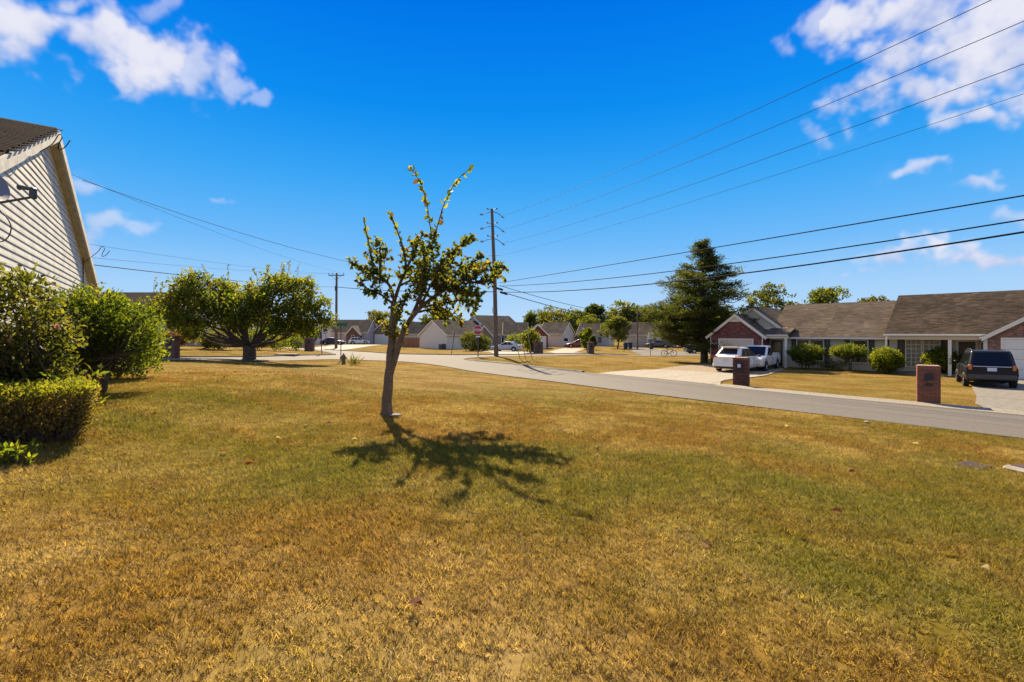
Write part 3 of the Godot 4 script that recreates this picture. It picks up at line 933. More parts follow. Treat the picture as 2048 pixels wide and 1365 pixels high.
func cedar_tree() -> void:
	rng.seed = 909
	var t := thing("cedar_tree", "tall dark evergreen cedar with layered branches beside the brick garage", "tree", on(17.0, -42.0))
	var wood := geo()
	var h := 10.9
	var p := curve3([Vector3(0, -0.2, 0), Vector3(0.02, 3, 0), Vector3(-0.1, 7, 0), Vector3(-0.2, h, 0)], 0.5)
	wood.tube(p, taper(p.size(), 0.34, 0.03), 9, false)
	var g := geo(true)
	var prof := [[1.3, 0.2, 3.5, 2.1], [2.0, 0.5, 3.8, 2.4], [3.0, 0.3, 4.0, 2.6], [4.2, 0.1, 4.0, 3.3], [5.2, 0.0, 3.7, 3.5], [6.2, 0.0, 3.1, 3.4], [7.0, -0.1, 3.3, 2.8], [7.8, -0.1, 2.2, 2.3], [8.6, -0.1, 1.9, 1.6], [9.4, -0.15, 1.0, 0.95], [10.2, -0.2, 0.55, 0.5], [10.8, -0.2, 0.4, 0.4]]
	for i in 215:
		var y := lerpf(1.5, h - 0.2, pow(i / 215.0, 1.05))
		var lo: Array = prof[0]
		var hi: Array = prof[0]
		for k in prof.size() - 1:
			if y >= prof[k][0]:
				lo = prof[k]; hi = prof[k + 1]
		var w: float = clampf((y - lo[0]) / maxf(hi[0] - lo[0], 0.01), 0, 1)
		var a := rng.randf() * TAU
		var ca := cos(a)
		var left: float = lerpf(lo[2], hi[2], w)
		var right: float = lerpf(lo[3], hi[3], w)
		var r: float = (left if ca < 0 else right) * absf(ca) + (left + right) * 0.42 * absf(sin(a))
		r *= rng.randf_range(0.55, 1.02)
		var out := Vector3(ca, 0, sin(a))
		var b := Vector3(-0.02 * y, y - r * 0.16, 0)
		var e := b + out * r + Vector3(0, r * 0.16 + 0.1, 0)
		limb(wood, b, e, 0.03 + 0.012 * r, 0.01, 0.06, 4)
		var n := int(r * 9) + 3
		for j in n:
			var f := lerpf(0.18, 1.0, sqrt((j + rng.randf()) / n))
			var o := b.lerp(e, f) + Vector3(rng.randfn() * 0.3, rng.randfn() * 0.1 - 0.03, rng.randfn() * 0.3) * (0.4 + 0.25 * r)
			var base: Color = CEDARS[rng.randi() % 3] * rng.randf_range(0.8, 1.25)
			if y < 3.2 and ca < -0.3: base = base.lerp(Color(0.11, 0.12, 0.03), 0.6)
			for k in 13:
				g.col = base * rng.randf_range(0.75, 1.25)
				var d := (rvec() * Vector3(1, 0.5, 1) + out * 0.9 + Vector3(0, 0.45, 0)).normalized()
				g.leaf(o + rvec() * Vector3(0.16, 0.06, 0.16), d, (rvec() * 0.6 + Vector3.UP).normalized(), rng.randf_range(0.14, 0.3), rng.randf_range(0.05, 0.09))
	part("trunk", wood, M.bark_dark, t)
	part("crown", g, M.leaf_dull, t, "", "stuff")

# a round tree some way off; its crown sits on the trunk and limbs
func far_tree(nm: String, label: String, at: Vector3, h: float, w: float, cols: Array, seed_: int, leafsize: float, group := "", low := 0.25, dense := 1.0) -> Node3D:
	rng.seed = seed_
	var t := thing(nm, label, "tree", at, 0.0, group)
	var wood := geo()
	var p := curve3([Vector3(0, -0.3, 0), Vector3(0.05 * w, h * 0.3, 0), Vector3(0, h * 0.75, 0)], h / 6.0)
	wood.tube(p, taper(p.size(), h * 0.028, h * 0.006), 7, false)
	var balls := []
	for i in 16:
		var y := lerpf(low, 0.94, rng.randf()) * h
		var s := sin(clampf((y / h - low + 0.12) / (1.1 - low), 0, 1) * PI)
		var a := rng.randf() * TAU
		var r := w * 0.5 * s * rng.randf_range(0.35, 0.85)
		var o := Vector3(cos(a) * r, y, sin(a) * r)
		var br := w * rng.randf_range(0.13, 0.23)
		o.y = minf(o.y, h - br * 0.8)
		balls.append([o, Vector3(br, br * 0.8, br), 22 * dense])
		limb(wood, Vector3(0, y * 0.55, 0), o, h * 0.009, h * 0.002, 0.05, 4)
	var g := geo(true)
	clumps(g, balls, 13, w * 0.045, leafsize, leafsize * 0.7, cols, 0.25, 0.4)
	part("trunk", wood, M.bark_dark, t)
	part("crown", g, M.leaf_dull, t, "", "stuff")
	return t

# a shrub: stems from the ground and leaves over a set of balls
func shrub(nm: String, label: String, cat: String, at: Vector3, balls: Array, per: int, cl: float, ll: float, lw: float, cols: Array, stems: Array, seed_: int, m: Material, group := "", rise := 0.4, hollow := 0.5) -> Node3D:
	rng.seed = seed_
	var t := thing(nm, label, cat, at, 0.0, group)
	var wood := geo()
	var g := geo(true)
	var tips := clumps(g, balls, per, cl, ll, lw, cols, rise, hollow)
	for i in tips.size():
		if i % 4 == 0 and stems.size():
			var s: Array = stems[rng.randi() % stems.size()]
			limb(wood, pv(s), tips[i], 0.02, 0.004, 0.02, 4)
	for s in stems:
		var b := pv(s)
		limb(wood, Vector3(b.x * 0.25, -0.12, b.z * 0.25), b, s[3], s[3] * 0.6, 0.0, 7)
	part("stems", wood, M.bark, t)
	part("foliage", g, m, t, "", "stuff")
	return t

func build_plants() -> void:
	young_tree()
	spreading_tree()
	cedar_tree()
	# along the left house
	shrub("flowering_shrub", "tall dark flowering shrub against the siding of the left house", "shrub", on(-6.02, -5.75), [[Vector3(-0.05, 1.15, 0.05), Vector3(0.6, 0.72, 0.55), 300], [Vector3(-0.45, 1.15, 0.5), Vector3(0.5, 0.6, 0.5), 150], [Vector3(0.1, 0.8, -0.2), Vector3(0.4, 0.45, 0.4), 100]], 9, 0.11, 0.075, 0.045, [Color(0.075, 0.09, 0.02), Color(0.10, 0.115, 0.024), Color(0.13, 0.135, 0.03), Color(0.16, 0.15, 0.035)], [[0.1, 0.4, 0.0, 0.03], [-0.3, 0.45, 0.3, 0.03], [0.3, 0.4, -0.2, 0.03]], 31, M.leaf_gloss, "", 0.3, 0.4)
	var fl := get_node("flowering_shrub")
	rng.seed = 5
	for q in [[0.34, 0.99, 0.35], [-0.15, 1.2, 0.75], [0.15, 1.42, 0.55], [0.62, 1.15, 0.1], [-0.2, 0.95, 0.85]]:
		var g := geo(true)
		for k in 9:
			g.col = Color(0.5, 0.26, 0.36) * rng.randf_range(0.8, 1.1)
			var a := TAU * k / 9.0
			g.leaf(Vector3.ZERO, Vector3(cos(a), sin(a), 0.5).normalized(), Vector3(0, 0, 1), 0.04, 0.035)
		var f := part("flower", g, M.leaf_dull, fl)
		f.position = pv(q)
	shrub("green_shrub", "dark leafy shrub on two bare stems beside the left house", "shrub", on(-7.42, -8.5), [[Vector3(-0.15, 1.15, 0.15), Vector3(0.72, 0.62, 0.65), 380], [Vector3(0.35, 1.2, -0.2), Vector3(0.55, 0.55, 0.6), 180], [Vector3(-0.1, 1.62, 0.0), Vector3(0.5, 0.28, 0.5), 120], [Vector3(-0.3, 0.62, 0.2), Vector3(0.5, 0.4, 0.5), 150], [Vector3(0.5, 0.7, -0.35), Vector3(0.42, 0.45, 0.42), 100]], 9, 0.1, 0.085, 0.035, [Color(0.075, 0.11, 0.018), Color(0.12, 0.16, 0.02), Color(0.09, 0.125, 0.018), Color(0.2, 0.22, 0.025)], [[-0.12, 0.6, 0.0, 0.03], [0.3, 0.66, 0.0, 0.035], [0.0, 0.5, -0.1, 0.03]], 32, M.leaf_gloss, "", 0.5, 0.35)
	shrub("green_shrub", "bright yellow-green shrub farthest along the left house wall", "shrub", on(-9.45, -11.3), [[Vector3(0.1, 1.0, 0.1), Vector3(0.75, 0.75, 0.75), 330], [Vector3(0.5, 0.75, -0.2), Vector3(0.42, 0.6, 0.45), 150], [Vector3(0.0, 0.45, 0.2), Vector3(0.6, 0.4, 0.55), 130], [Vector3(0.1, 1.6, 0.0), Vector3(0.4, 0.3, 0.4), 70]], 9, 0.12, 0.1, 0.045, LIGHT_GREENS, [[0.1, 0.4, 0.0, 0.04], [-0.2, 0.4, 0.2, 0.03]], 33, M.leaf_gloss, "", 0.5, 0.4)
	shrub("green_shrub", "low leafy shrub behind the bright yellow-green one near the brick mailbox", "shrub", on(-12.35, -15.4), [[Vector3(0, 0.75, 0), Vector3(0.8, 0.65, 0.8), 220], [Vector3(0.5, 0.6, 0.1), Vector3(0.5, 0.5, 0.5), 90]], 9, 0.13, 0.11, 0.05, LIGHT_GREENS, [[0.0, 0.4, 0.0, 0.04]], 34, M.leaf_gloss, "", 0.5, 0.4)
	hedge()
	# the small plants at the hedge foot
	for q in [[-4.78, -4.6, 0.2, "leafy weed sprouting at the left foot of the clipped hedge", 0.16], [-5.62, -5.9, 0.85, "tall yellow-green fern-like sapling rising behind the clipped hedge", 0.24]]:
		rng.seed = 88
		var t := thing("weed", q[3], "plant", on(q[0], q[1]))
		var g := geo(true)
		var st := geo()
		for i in 14:
			var d := (rvec() * Vector3(1, 0.3, 1) + Vector3(0, 1.3, 0)).normalized()
			var e: Vector3 = d * float(q[2]) * rng.randf_range(0.6, 1.1)
			st.tube(PackedVector3Array([Vector3(0, -0.05, 0), e * 0.6, e]), PackedFloat32Array([0.006, 0.005, 0.003]), 4, false)
			for j in 12:
				g.col = [Color(0.20, 0.24, 0.03), Color(0.26, 0.28, 0.035), Color(0.14, 0.19, 0.025)][rng.randi() % 3]
				g.leaf(e * rng.randf_range(0.45, 1.0), (rvec() + d).normalized(), (rvec() + Vector3.UP).normalized(), float(q[4]) * 0.55, float(q[4]) * 0.2)
		part("stem", st, M.bark, t)
		part("foliage", g, M.leaf_gloss, t, "", "stuff")
	# by the houses on the right
	var boxy := [[Vector3(0, 0.95, 0), Vector3(0.85, 0.72, 0.85), 520], [Vector3(0.3, 0.7, 0.2), Vector3(0.6, 0.55, 0.6), 140], [Vector3(-0.3, 0.7, 0.1), Vector3(0.6, 0.55, 0.6), 140]]
	shrub("clipped_bush", "rounded dark green bush left of the first window of the right house", "bush", on(21.5, -34.7), [[Vector3(0, 1.25, 0), Vector3(1.25, 0.52, 0.95), 430], [Vector3(0.0, 0.85, 0.0), Vector3(0.85, 0.6, 0.75), 160]], 10, 0.13, 0.11, 0.06, GREENS + LIGHT_GREENS, [[0, 0.6, 0, 0.05], [-0.4, 0.7, 0, 0.04], [0.4, 0.7, 0, 0.04]], 41, M.leaf_gloss, "bushes before the right house")
	shrub("clipped_bush", "umbrella-shaped bright bush on crooked bare stems below the second window", "bush", on(23.3, -32.9), [[Vector3(0, 1.4, 0), Vector3(1.15, 0.42, 1.0), 420], [Vector3(-0.3, 1.25, 0.2), Vector3(0.9, 0.3, 0.8), 120]], 10, 0.12, 0.11, 0.06, LIGHT_GREENS + GREENS, [[0, 0.95, 0, 0.06], [-0.45, 1.0, 0.1, 0.045], [0.45, 1.0, -0.1, 0.045]], 42, M.leaf_gloss, "bushes before the right house")
	var cb := shrub("clipped_bush", "bright boxy bush between the umbrella-shaped bush and the big window", "bush", on(24.35, -30.9), boxy, 10, 0.13, 0.11, 0.06, LIGHT_GREENS, [[0, 0.5, 0, 0.05], [0.3, 0.5, 0.1, 0.04], [-0.3, 0.5, 0, 0.04]], 43, M.leaf_gloss, "bushes before the right house")
	copy_of(cb, "bright boxy bush by the porch post, nearest the black car", on(27.1, -30.0), 110.0, "bushes before the right house").scale = Vector3(1.0, 1.02, 0.95)
	shrub("flower_clump", "thin flowering perennials in the bed by the first window shutter", "plant", on(22.6, -34.0), [[Vector3(0, 0.4, 0), Vector3(0.6, 0.4, 0.5), 60], [Vector3(0.6, 0.35, 0.3), Vector3(0.5, 0.35, 0.4), 50]], 7, 0.13, 0.12, 0.04, OLIVES + [Color(0.4, 0.38, 0.2)], [[0, 0.2, 0, 0.02]], 44, M.leaf_dull)
	shrub("bare_bush", "reddish twiggy bush beside the left brick mailbox", "bush", on(-25.6, -36.2), [[Vector3(-0.1, 0.95, 0), Vector3(0.95, 0.45, 0.8), 130], [Vector3(0.9, 0.7, 0), Vector3(0.5, 0.35, 0.5), 40], [Vector3(0, 0.5, 0), Vector3(0.6, 0.35, 0.5), 40]], 8, 0.16, 0.16, 0.07, [Color(0.20, 0.06, 0.03), Color(0.16, 0.08, 0.03), Color(0.13, 0.11, 0.03), Color(0.24, 0.10, 0.04)], [[0, 0.3, 0, 0.05], [0.3, 0.35, 0, 0.04]], 45, M.leaf_dull, "", 0.8)
	shrub("loose_bush", "loose olive bush left of the wide lawn tree", "bush", on(-23.6, -38.2), [[Vector3(0, 0.8, 0), Vector3(1.2, 0.7, 0.9), 220], [Vector3(-0.9, 0.6, 0), Vector3(0.7, 0.5, 0.6), 70]], 8, 0.2, 0.2, 0.09, OLIVES, [[0, 0.3, 0, 0.06]], 46, M.leaf_dull, "", 0.7)
	shrub("loose_bush", "bright low bush behind the trunk of the wide lawn tree", "bush", on(-22.0, -40.4), [[Vector3(0, 0.9, 0), Vector3(1.5, 0.75, 0.9), 220], [Vector3(2.2, 0.6, 0), Vector3(0.8, 0.6, 0.6), 80]], 8, 0.2, 0.2, 0.1, LIGHT_GREENS, [[0, 0.3, 0, 0.06]], 47, M.leaf_dull, "", 0.6)
	shrub("round_bush", "small round dark bush on the lawn beyond the left side street", "bush", on(-25.4, -51.6), [[Vector3(0, 0.55, 0), Vector3(0.85, 0.55, 0.8), 150]], 8, 0.14, 0.16, 0.08, GREENS, [[0, 0.2, 0, 0.05]], 48, M.leaf_dull)
	shrub("loose_bush", "leafy bush beside the brick pillar past the left lawn corner", "bush", on(-21.4, -47.0), [[Vector3(0, 0.9, 0), Vector3(0.75, 0.75, 0.7), 130]], 8, 0.2, 0.2, 0.09, LIGHT_GREENS, [[0, 0.3, 0, 0.05]], 49, M.leaf_dull)
	shrub("porch_bush", "wide leafy bush against the brick gable behind the stop sign", "bush", on(-5.9, -71.0), [[Vector3(0, 1.4, 0), Vector3(1.8, 1.4, 1.2), 260], [Vector3(1.6, 1.0, 0), Vector3(1.2, 1.0, 0.9), 120]], 9, 0.3, 0.28, 0.14, OLIVES + GREENS, [[0, 0.5, 0, 0.06]], 50, M.leaf_dull)
	shrub("porch_bush", "round bright bush behind the silver sedan", "bush", on(1.0, -75.5), [[Vector3(0, 1.3, 0), Vector3(2.0, 1.2, 1.4), 240]], 9, 0.3, 0.28, 0.14, LIGHT_GREENS, [[0, 0.5, 0, 0.06]], 51, M.leaf_dull)
	shrub("sapling", "small leafy sapling beside the squat brick mailbox across the junction", "tree", on(2.0, -50.6), [[Vector3(0, 1.5, 0), Vector3(0.95, 0.95, 0.9), 120], [Vector3(0.2, 0.8, 0), Vector3(0.6, 0.5, 0.5), 40]], 9, 0.25, 0.28, 0.16, OLIVES + LIGHT_GREENS, [[0, 0.5, 0, 0.05]], 52, M.leaf_dull)
	shrub("foundation_bush", "low light bush at the left foot of the brick garage by the cedar trunk", "bush", on(17.0, -39.6), [[Vector3(0, 0.35, 0), Vector3(0.5, 0.4, 0.5), 60]], 8, 0.14, 0.18, 0.06, LIGHT_GREENS, [[0, 0.2, 0, 0.03]], 53, M.leaf_dull)
	# spiky clump by the hydrant
	rng.seed = 60
	var y := thing("spiky_plant", "spiky clump of sword leaves beside the fire hydrant", "plant", on(-9.97, -30.0))
	for i in 46:
		var g := geo(true)
		var d := (rvec() * Vector3(1, 0.2, 1) + Vector3(0, 1.5, 0)).normalized()
		g.col = [Color(0.20, 0.19, 0.05), Color(0.13, 0.14, 0.04), Color(0.05, 0.045, 0.02), Color(0.26, 0.22, 0.09)][rng.randi() % 4]
		g.leaf(rvec() * Vector3(0.12, 0, 0.12), d, rvec().normalized(), rng.randf_range(0.45, 0.95), 0.07)
		part("leaf", g, M.leaf_dull, y)
	# trees beyond
	var ft := "trees beyond the houses"
	var big := far_tree("leafy_tree", "rounded tree standing behind the tan house with the brick gable", on(-39.5, -140.0), 9.4, 10.0, OLIVES, 101, 0.5, ft)
	var t2 := far_tree("leafy_tree", "dark round tree left of the woods, behind the house with the red gable", on(6.5, -172.0), 10.2, 7.5, GREENS, 102, 0.55, ft)
	var t3 := far_tree("leafy_tree", "tall bright tree in the woods nearest the red hatchback", on(22.0, -168.0), 11.2, 11.5, OLIVES + GREENS + LIGHT_GREENS, 103, 0.6, ft)
	var k := 0
	for q in [[30.5, -176, 11.0, "broad tree second from the left in the woods", 1], [38.5, -166, 11.6, "tallest bright tree in the middle of the woods", 2], [50.0, -180, 10.8, "olive tree in the woods right of the tallest one", 0], [60.0, -175, 11.3, "round tree in the woods behind the far utility pole", 2], [70.5, -182, 9.2, "low tree in the woods left of the cedar", 0], [14.5, -185, 9.4, "small olive tree at the left end of the woods", 0], [80.0, -178, 9.5, "tree in the woods seen just left of the cedar crown", 1], [45.0, -160, 8.6, "lower dark tree standing before the tallest one in the woods", 1], [27.0, -158, 7.4, "low leafy tree at the front of the woods above the red hatchback", 2], [66.0, -160, 8.0, "low tree at the front of the woods above the speed limit sign", 0]]:
		var src: Node3D = [big, t2, t3][q[4]]
		var c := copy_of(src, q[3], on(q[0], q[1]), 40.0 + 67.0 * k, "trees of the woods")
		var s: float = 1.22 * q[2] / [9.4, 10.2, 11.2][q[4]]
		c.scale = Vector3(s * 1.15, s, s * 1.15)
		k += 1
	far_tree("leafy_tree", "small round tree with forked trunk in the far cul-de-sac", on(18.6, -84.0), 5.6, 6.4, GREENS + OLIVES, 104, 0.32, "", 0.35)
	far_tree("leafy_tree", "bright young tree beside the red hatchback", on(12.2, -78.0), 3.6, 2.6, LIGHT_GREENS, 105, 0.28, "", 0.15)
	far_tree("leafy_tree", "dark young tree behind the far brick mailbox", on(8.6, -50.5), 1.9, 0.8, GREENS, 106, 0.16, "", 0.35)
	far_tree("leafy_tree", "slender open tree behind the roof between the cedar and the ridge", on(32.8, -61.0), 9.2, 6.8, OLIVES + GREENS, 107, 0.3, "", 0.3, 0.85)
	far_tree("leafy_tree", "dense round bright tree above the ridge of the right house", on(40.2, -62.0), 8.5, 8.6, GREENS + OLIVES + LIGHT_GREENS, 108, 0.3, "", 0.3, 1.5)
	far_tree("leafy_tree", "low round tree top above the meeting of the two right roofs", on(53.0, -70.0), 9.0, 6.6, OLIVES, 109, 0.32, "", 0.35, 1.2)
	far_tree("leafy_tree", "shaggy tree behind the wooden fence and the white house", on(-14.2, -92.0), 7.2, 7.0, OLIVES + GREENS, 110, 0.35, "", 0.2)
	far_tree("leafy_tree", "dark tree seen under the wide lawn tree, left of the junction", on(-37.0, -84.0), 5.6, 6.6, GREENS, 111, 0.35, "", 0.2, 1.2)
	far_tree("leafy_tree", "dark tree beside the far left house corner", on(-34.5, -58.0), 5.4, 4.4, GREENS, 112, 0.28, "", 0.2, 1.2)
	# the far woods behind the single trees
	rng.seed = 200
	var g := geo(true)
	var balls := []
	for i in 130:
		var x := -150.0 + i * 2.9 + rng.randf() * 2.0
		var z := -205.0 - rng.randf() * 14.0
		var hh := 6.5 + 2.6 * noise_b.get_noise_2d(x * 2.0, 3.0) + (7.0 if x > 8.0 and x < 110.0 else 0.0)
		if x < -60.0: hh -= 3.0
		balls.append([Vector3(x, gh(x, z) + hh * 0.5, z), Vector3(3.6, hh * 0.55, 3.2), 48])
	clumps(g, balls, 12, 0.9, 0.85, 0.6, GREENS + OLIVES, 0.2, 0.6)
	solo("woods", g, M.leaf_dull, "distant mass of trees along the skyline behind all the houses", "woods", "", "stuff")

func hedge() -> void:
	rng.seed = 36
	var t := thing("hedge_bush", "clipped square hedge, browned on its side and yellow-green on top, before the left house", "hedge", on(-5.26, -5.36), 44.0)
	var wood := geo()
	var g := geo(true)
	for i in 1500:
		var p := Vector3(rng.randf_range(-0.48, 0.33), rng.randf(), rng.randf_range(-0.28, 0.28))
		# most leaves sit on the clipped faces
		if rng.randf() < 0.75:
			match rng.randi() % 4:
				0: p.z = 0.3
				1: p.y = 1.0
				2: p.x = 0.33
				3: p.z = -0.3
		p.y = lerpf(0.1 if p.z > 0 else 0.06, 0.56, p.y)
		if p.y < 0.22 and rng.randf() < 0.35: continue
		p += Vector3(rng.randfn(), rng.randfn() * 0.6, rng.randfn()) * 0.03
		p.x += 0.06 * (p.y - 0.4)
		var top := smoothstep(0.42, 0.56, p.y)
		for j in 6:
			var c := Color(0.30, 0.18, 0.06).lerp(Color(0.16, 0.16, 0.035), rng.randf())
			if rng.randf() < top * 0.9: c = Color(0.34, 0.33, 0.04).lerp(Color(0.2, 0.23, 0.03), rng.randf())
			g.col = c * rng.randf_range(0.8, 1.2)
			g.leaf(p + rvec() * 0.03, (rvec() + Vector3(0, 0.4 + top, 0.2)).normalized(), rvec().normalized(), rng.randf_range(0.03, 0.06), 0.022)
		if i % 5 == 0:
			limb(wood, Vector3(p.x * 0.5, -0.03, p.z * 0.5), p, 0.008, 0.003, 0.0, 4)
	part("stems", wood, M.bark, t)
	part("foliage", g, M.leaf_dull, t, "", "stuff")

# ---------------------------------------------------------------- houses
# gable roof over a block: x0..x1 by z0..z1, ridge along the axis given; thick slabs with overhang
func roof(p: Node3D, m: Material, fm: Material, x0: float, x1: float, z0: float, z1: float, eave: float, ridge: float, axis: String, oe := 0.3, og := 0.15, th := 0.12, rakes := 3, drop_w := 0.17) -> void:
	var half := ((z1 - z0) if axis == "x" else (x1 - x0)) * 0.5
	var mid := (z0 + z1) * 0.5 if axis == "x" else (x0 + x1) * 0.5
	var sl := (ridge - eave) / half
	var drop := oe * sl
	var poly := PackedVector2Array([Vector2(-half - oe, eave - drop), Vector2(-half - oe, eave - drop + th), Vector2(0, ridge + th), Vector2(half + oe, eave - drop + th), Vector2(half + oe, eave - drop), Vector2(0, ridge)])
	var at := Transform3D()
	var a := 0.0
	var b := 0.0
	if axis == "x":
		at = Transform3D(Basis(Vector3(0, 0, -1), Vector3.UP, Vector3(1, 0, 0)), Vector3(0, 0, mid))
		a = x0 - og; b = x1 + og
	else:
		at = Transform3D(Basis(), Vector3(mid, 0, 0))
		a = z0 - og; b = z1 + og
	var g := geo()
	g.prism(poly, a, b, at)
	var rf := part("roof", g, m, p)
	# rake boards along the gable edges and fascia along the eaves
	for e in [[a, 1], [b, 2]]:
		if not rakes & e[1]: continue
		for s in [-1.0, 1.0]:
			var r := geo()
			var z0b: float = e[0] - (0.035 if e[1] == 1 else -0.005)
			var pl := PackedVector2Array([Vector2(0, ridge + th - 0.03), Vector2(0, ridge - drop_w), Vector2(s * (half + oe), eave - drop - drop_w), Vector2(s * (half + oe), eave - drop + th - 0.03)])
			r.prism(pl, z0b, z0b + 0.03, at)
			part("rake_board", r, fm, rf)
	for s in [-1.0, 1.0]:
		var f := geo()
		var c := Vector3(s * (half + oe + 0.045), eave - drop + 0.03, (a + b) * 0.5)
		f.xf = at
		f.box(c, Vector3(0.09, 0.13, b - a))
		part("gutter", f, fm, rf)

# solid block with gable ends
func walls(p: Node3D, m: Material, x0: float, x1: float, z0: float, z1: float, eave: float, ridge: float, axis: String, nm := "wall", base := -0.6) -> MeshInstance3D:
	var g := geo()
	if axis == "x":
		var h := (z1 - z0) * 0.5
		g.prism(PackedVector2Array([Vector2(-h, base), Vector2(h, base), Vector2(h, eave), Vector2(0, ridge), Vector2(-h, eave)]), x0, x1, Transform3D(Basis(Vector3(0, 0, -1), Vector3.UP, Vector3(1, 0, 0)), Vector3(0, 0, (z0 + z1) * 0.5)))
	else:
		var h := (x1 - x0) * 0.5
		g.prism(PackedVector2Array([Vector2(-h, base), Vector2(h, base), Vector2(h, eave), Vector2(0, ridge), Vector2(-h, eave)]), z0, z1, Transform3D(Basis(), Vector3((x0 + x1) * 0.5, 0, 0)))
	return part(nm, g, m, p)

func block(p: Node3D, wm: Material, rm: Material, x0: float, x1: float, z0: float, z1: float, eave: float, ridge: float, axis: String, nm := "wall", rakes := 3, oe := 0.3) -> void:
	walls(p, wm, x0, x1, z0, z1, eave, ridge, axis, nm)
	roof(p, rm, M.trim, x0, x1, z0, z1, eave, ridge, axis, oe, 0.15, 0.12, rakes)

# lap siding: courses on the plane z = zp facing +z, with the width at each height given by xr
func laps(p: Node3D, m: Material, y0: float, y1: float, lap: float, zp: float, xr: Callable) -> void:
	var g := geo()
	var y := y0
	while y < y1 - 0.02:
		var t := minf(y + lap, y1)
		var a: Vector2 = xr.call(y)
		var b: Vector2 = xr.call(t)
		g.quad(Vector3(a.x, y, zp + 0.02), Vector3(a.y, y, zp + 0.02), Vector3(b.y, t, zp + 0.004), Vector3(b.x, t, zp + 0.004))
		g.quad(Vector3(a.x, y, zp + 0.004), Vector3(a.y, y, zp + 0.004), Vector3(a.y, y, zp + 0.02), Vector3(a.x, y, zp + 0.02))
		y = t
	part("siding", g, m, p, "", "stuff")

# window on a plane facing +z: frame > pane, muntins
func window(p: Node3D, x0: float, x1: float, y0: float, y1: float, zp: float, cols := 1, rows := 2, pane_m: Material = null, fr := 0.06) -> void:
	var g := geo()
	var w := x1 - x0
	var h := y1 - y0
	var c := Vector3((x0 + x1) * 0.5, (y0 + y1) * 0.5, zp + 0.03)
	g.box(c + Vector3(0, h * 0.5 - fr * 0.5, 0), Vector3(w, fr, 0.09)); g.box(c + Vector3(0, -h * 0.5 + fr * 0.5, 0), Vector3(w + 0.04, fr, 0.11))
	for s in [-1.0, 1.0]:
		g.box(c + Vector3(s * (w * 0.5 - fr * 0.5), 0, 0), Vector3(fr, h - 2 * fr, 0.088))
	var f := part("window", g, M.trim, p)
	var k := 0
	for i in cols:
		for j in rows:
			var pw := (w - 2 * fr) / cols
			var ph := (h - 2 * fr) / rows
			var q := geo()
			q.box(Vector3(x0 + fr + pw * (i + 0.5), y0 + fr + ph * (j + 0.5), zp + 0.018 + 0.006 * (j % 2)), Vector3(pw - 0.035, ph - 0.035, 0.012))
			part("pane", q, pane_m if pane_m else M.glass, f)
	var mu := geo()
	for i in range(1, cols):
		mu.box(Vector3(x0 + fr + (w - 2 * fr) * i / cols, c.y, zp + 0.035), Vector3(0.035, h - 2 * fr, 0.03))
	for j in range(1, rows):
		mu.box(Vector3(c.x, y0 + fr + (h - 2 * fr) * j / rows, zp + 0.037), Vector3(w - 2 * fr, 0.035, 0.028))
	if cols + rows > 2:
		part("muntin", mu, M.trim, f)

func board(nm: String, p: Node3D, m: Material, o: Vector3, s: Vector3, bev := 0.012, label := "") -> MeshInstance3D:
	var g := geo()
	g.cbox(o, s, bev)
	return part(nm, g, m, p, label)

func shutter(p: Node3D, m: Material, x0: float, x1: float, y0: float, y1: float, zp: float) -> void:
	var g := geo()
	var w := x1 - x0
	var c := Vector3((x0 + x1) * 0.5, (y0 + y1) * 0.5, zp + 0.03)
	for s in [-1.0, 1.0]:
		g.box(c + Vector3(s * (w * 0.5 - 0.025), 0, 0), Vector3(0.05, y1 - y0, 0.045))
	for y in [y0 + 0.03, c.y, y1 - 0.03]:
		g.box(Vector3(c.x, y, c.z), Vector3(w - 0.1, 0.06, 0.043))
	var n := int((y1 - y0) / 0.07)
	for i in n:
		g.box(Vector3(c.x, y0 + (i + 0.5) * (y1 - y0) / n, c.z - 0.006), Vector3(w - 0.1, 0.055, 0.012), Basis(Vector3.RIGHT, 0.45))
	part("shutter", g, m, p)

# sectional garage door on a plane facing +z
func garage_door(p: Node3D, x0: float, x1: float, y0: float, y1: float, zp: float, m: Material = null) -> void:
	var fr := geo()
	fr.box(Vector3((x0 + x1) * 0.5, y1 + 0.05, zp + 0.03), Vector3(x1 - x0 + 0.2, 0.1, 0.07))
	for s in [x0 - 0.05, x1 + 0.05]:
		fr.box(Vector3(s, (y0 + y1) * 0.5, zp + 0.03), Vector3(0.1, y1 - y0, 0.068))
	var d := part("garage_door", fr, M.trim, p)
	for j in 4:
		var h := (y1 - y0) / 4.0
		var g := geo()
		g.cbox(Vector3((x0 + x1) * 0.5, y0 + h * (j + 0.5), zp + 0.012), Vector3(x1 - x0, h - 0.012, 0.03), 0.008)
		var n := 4
		for i in n:
			var pw := (x1 - x0) / n
			g.cbox(Vector3(x0 + pw * (i + 0.5), y0 + h * (j + 0.5), zp + 0.03), Vector3(pw - 0.16, h - 0.2, 0.016), 0.007)
		part("door_panel", g, m if m else M.garage, d)

func chimney_pipe(p: Node3D, at: Vector3, r: float, h: float) -> void:
	var g := geo()
	g.lathe(PackedVector2Array([Vector2(r * 1.8, -0.3), Vector2(r, 0.1), Vector2(r, h), Vector2(0, h)]), 8, Transform3D(Basis(), at))
	part("vent_pipe", g, M.trim, p)

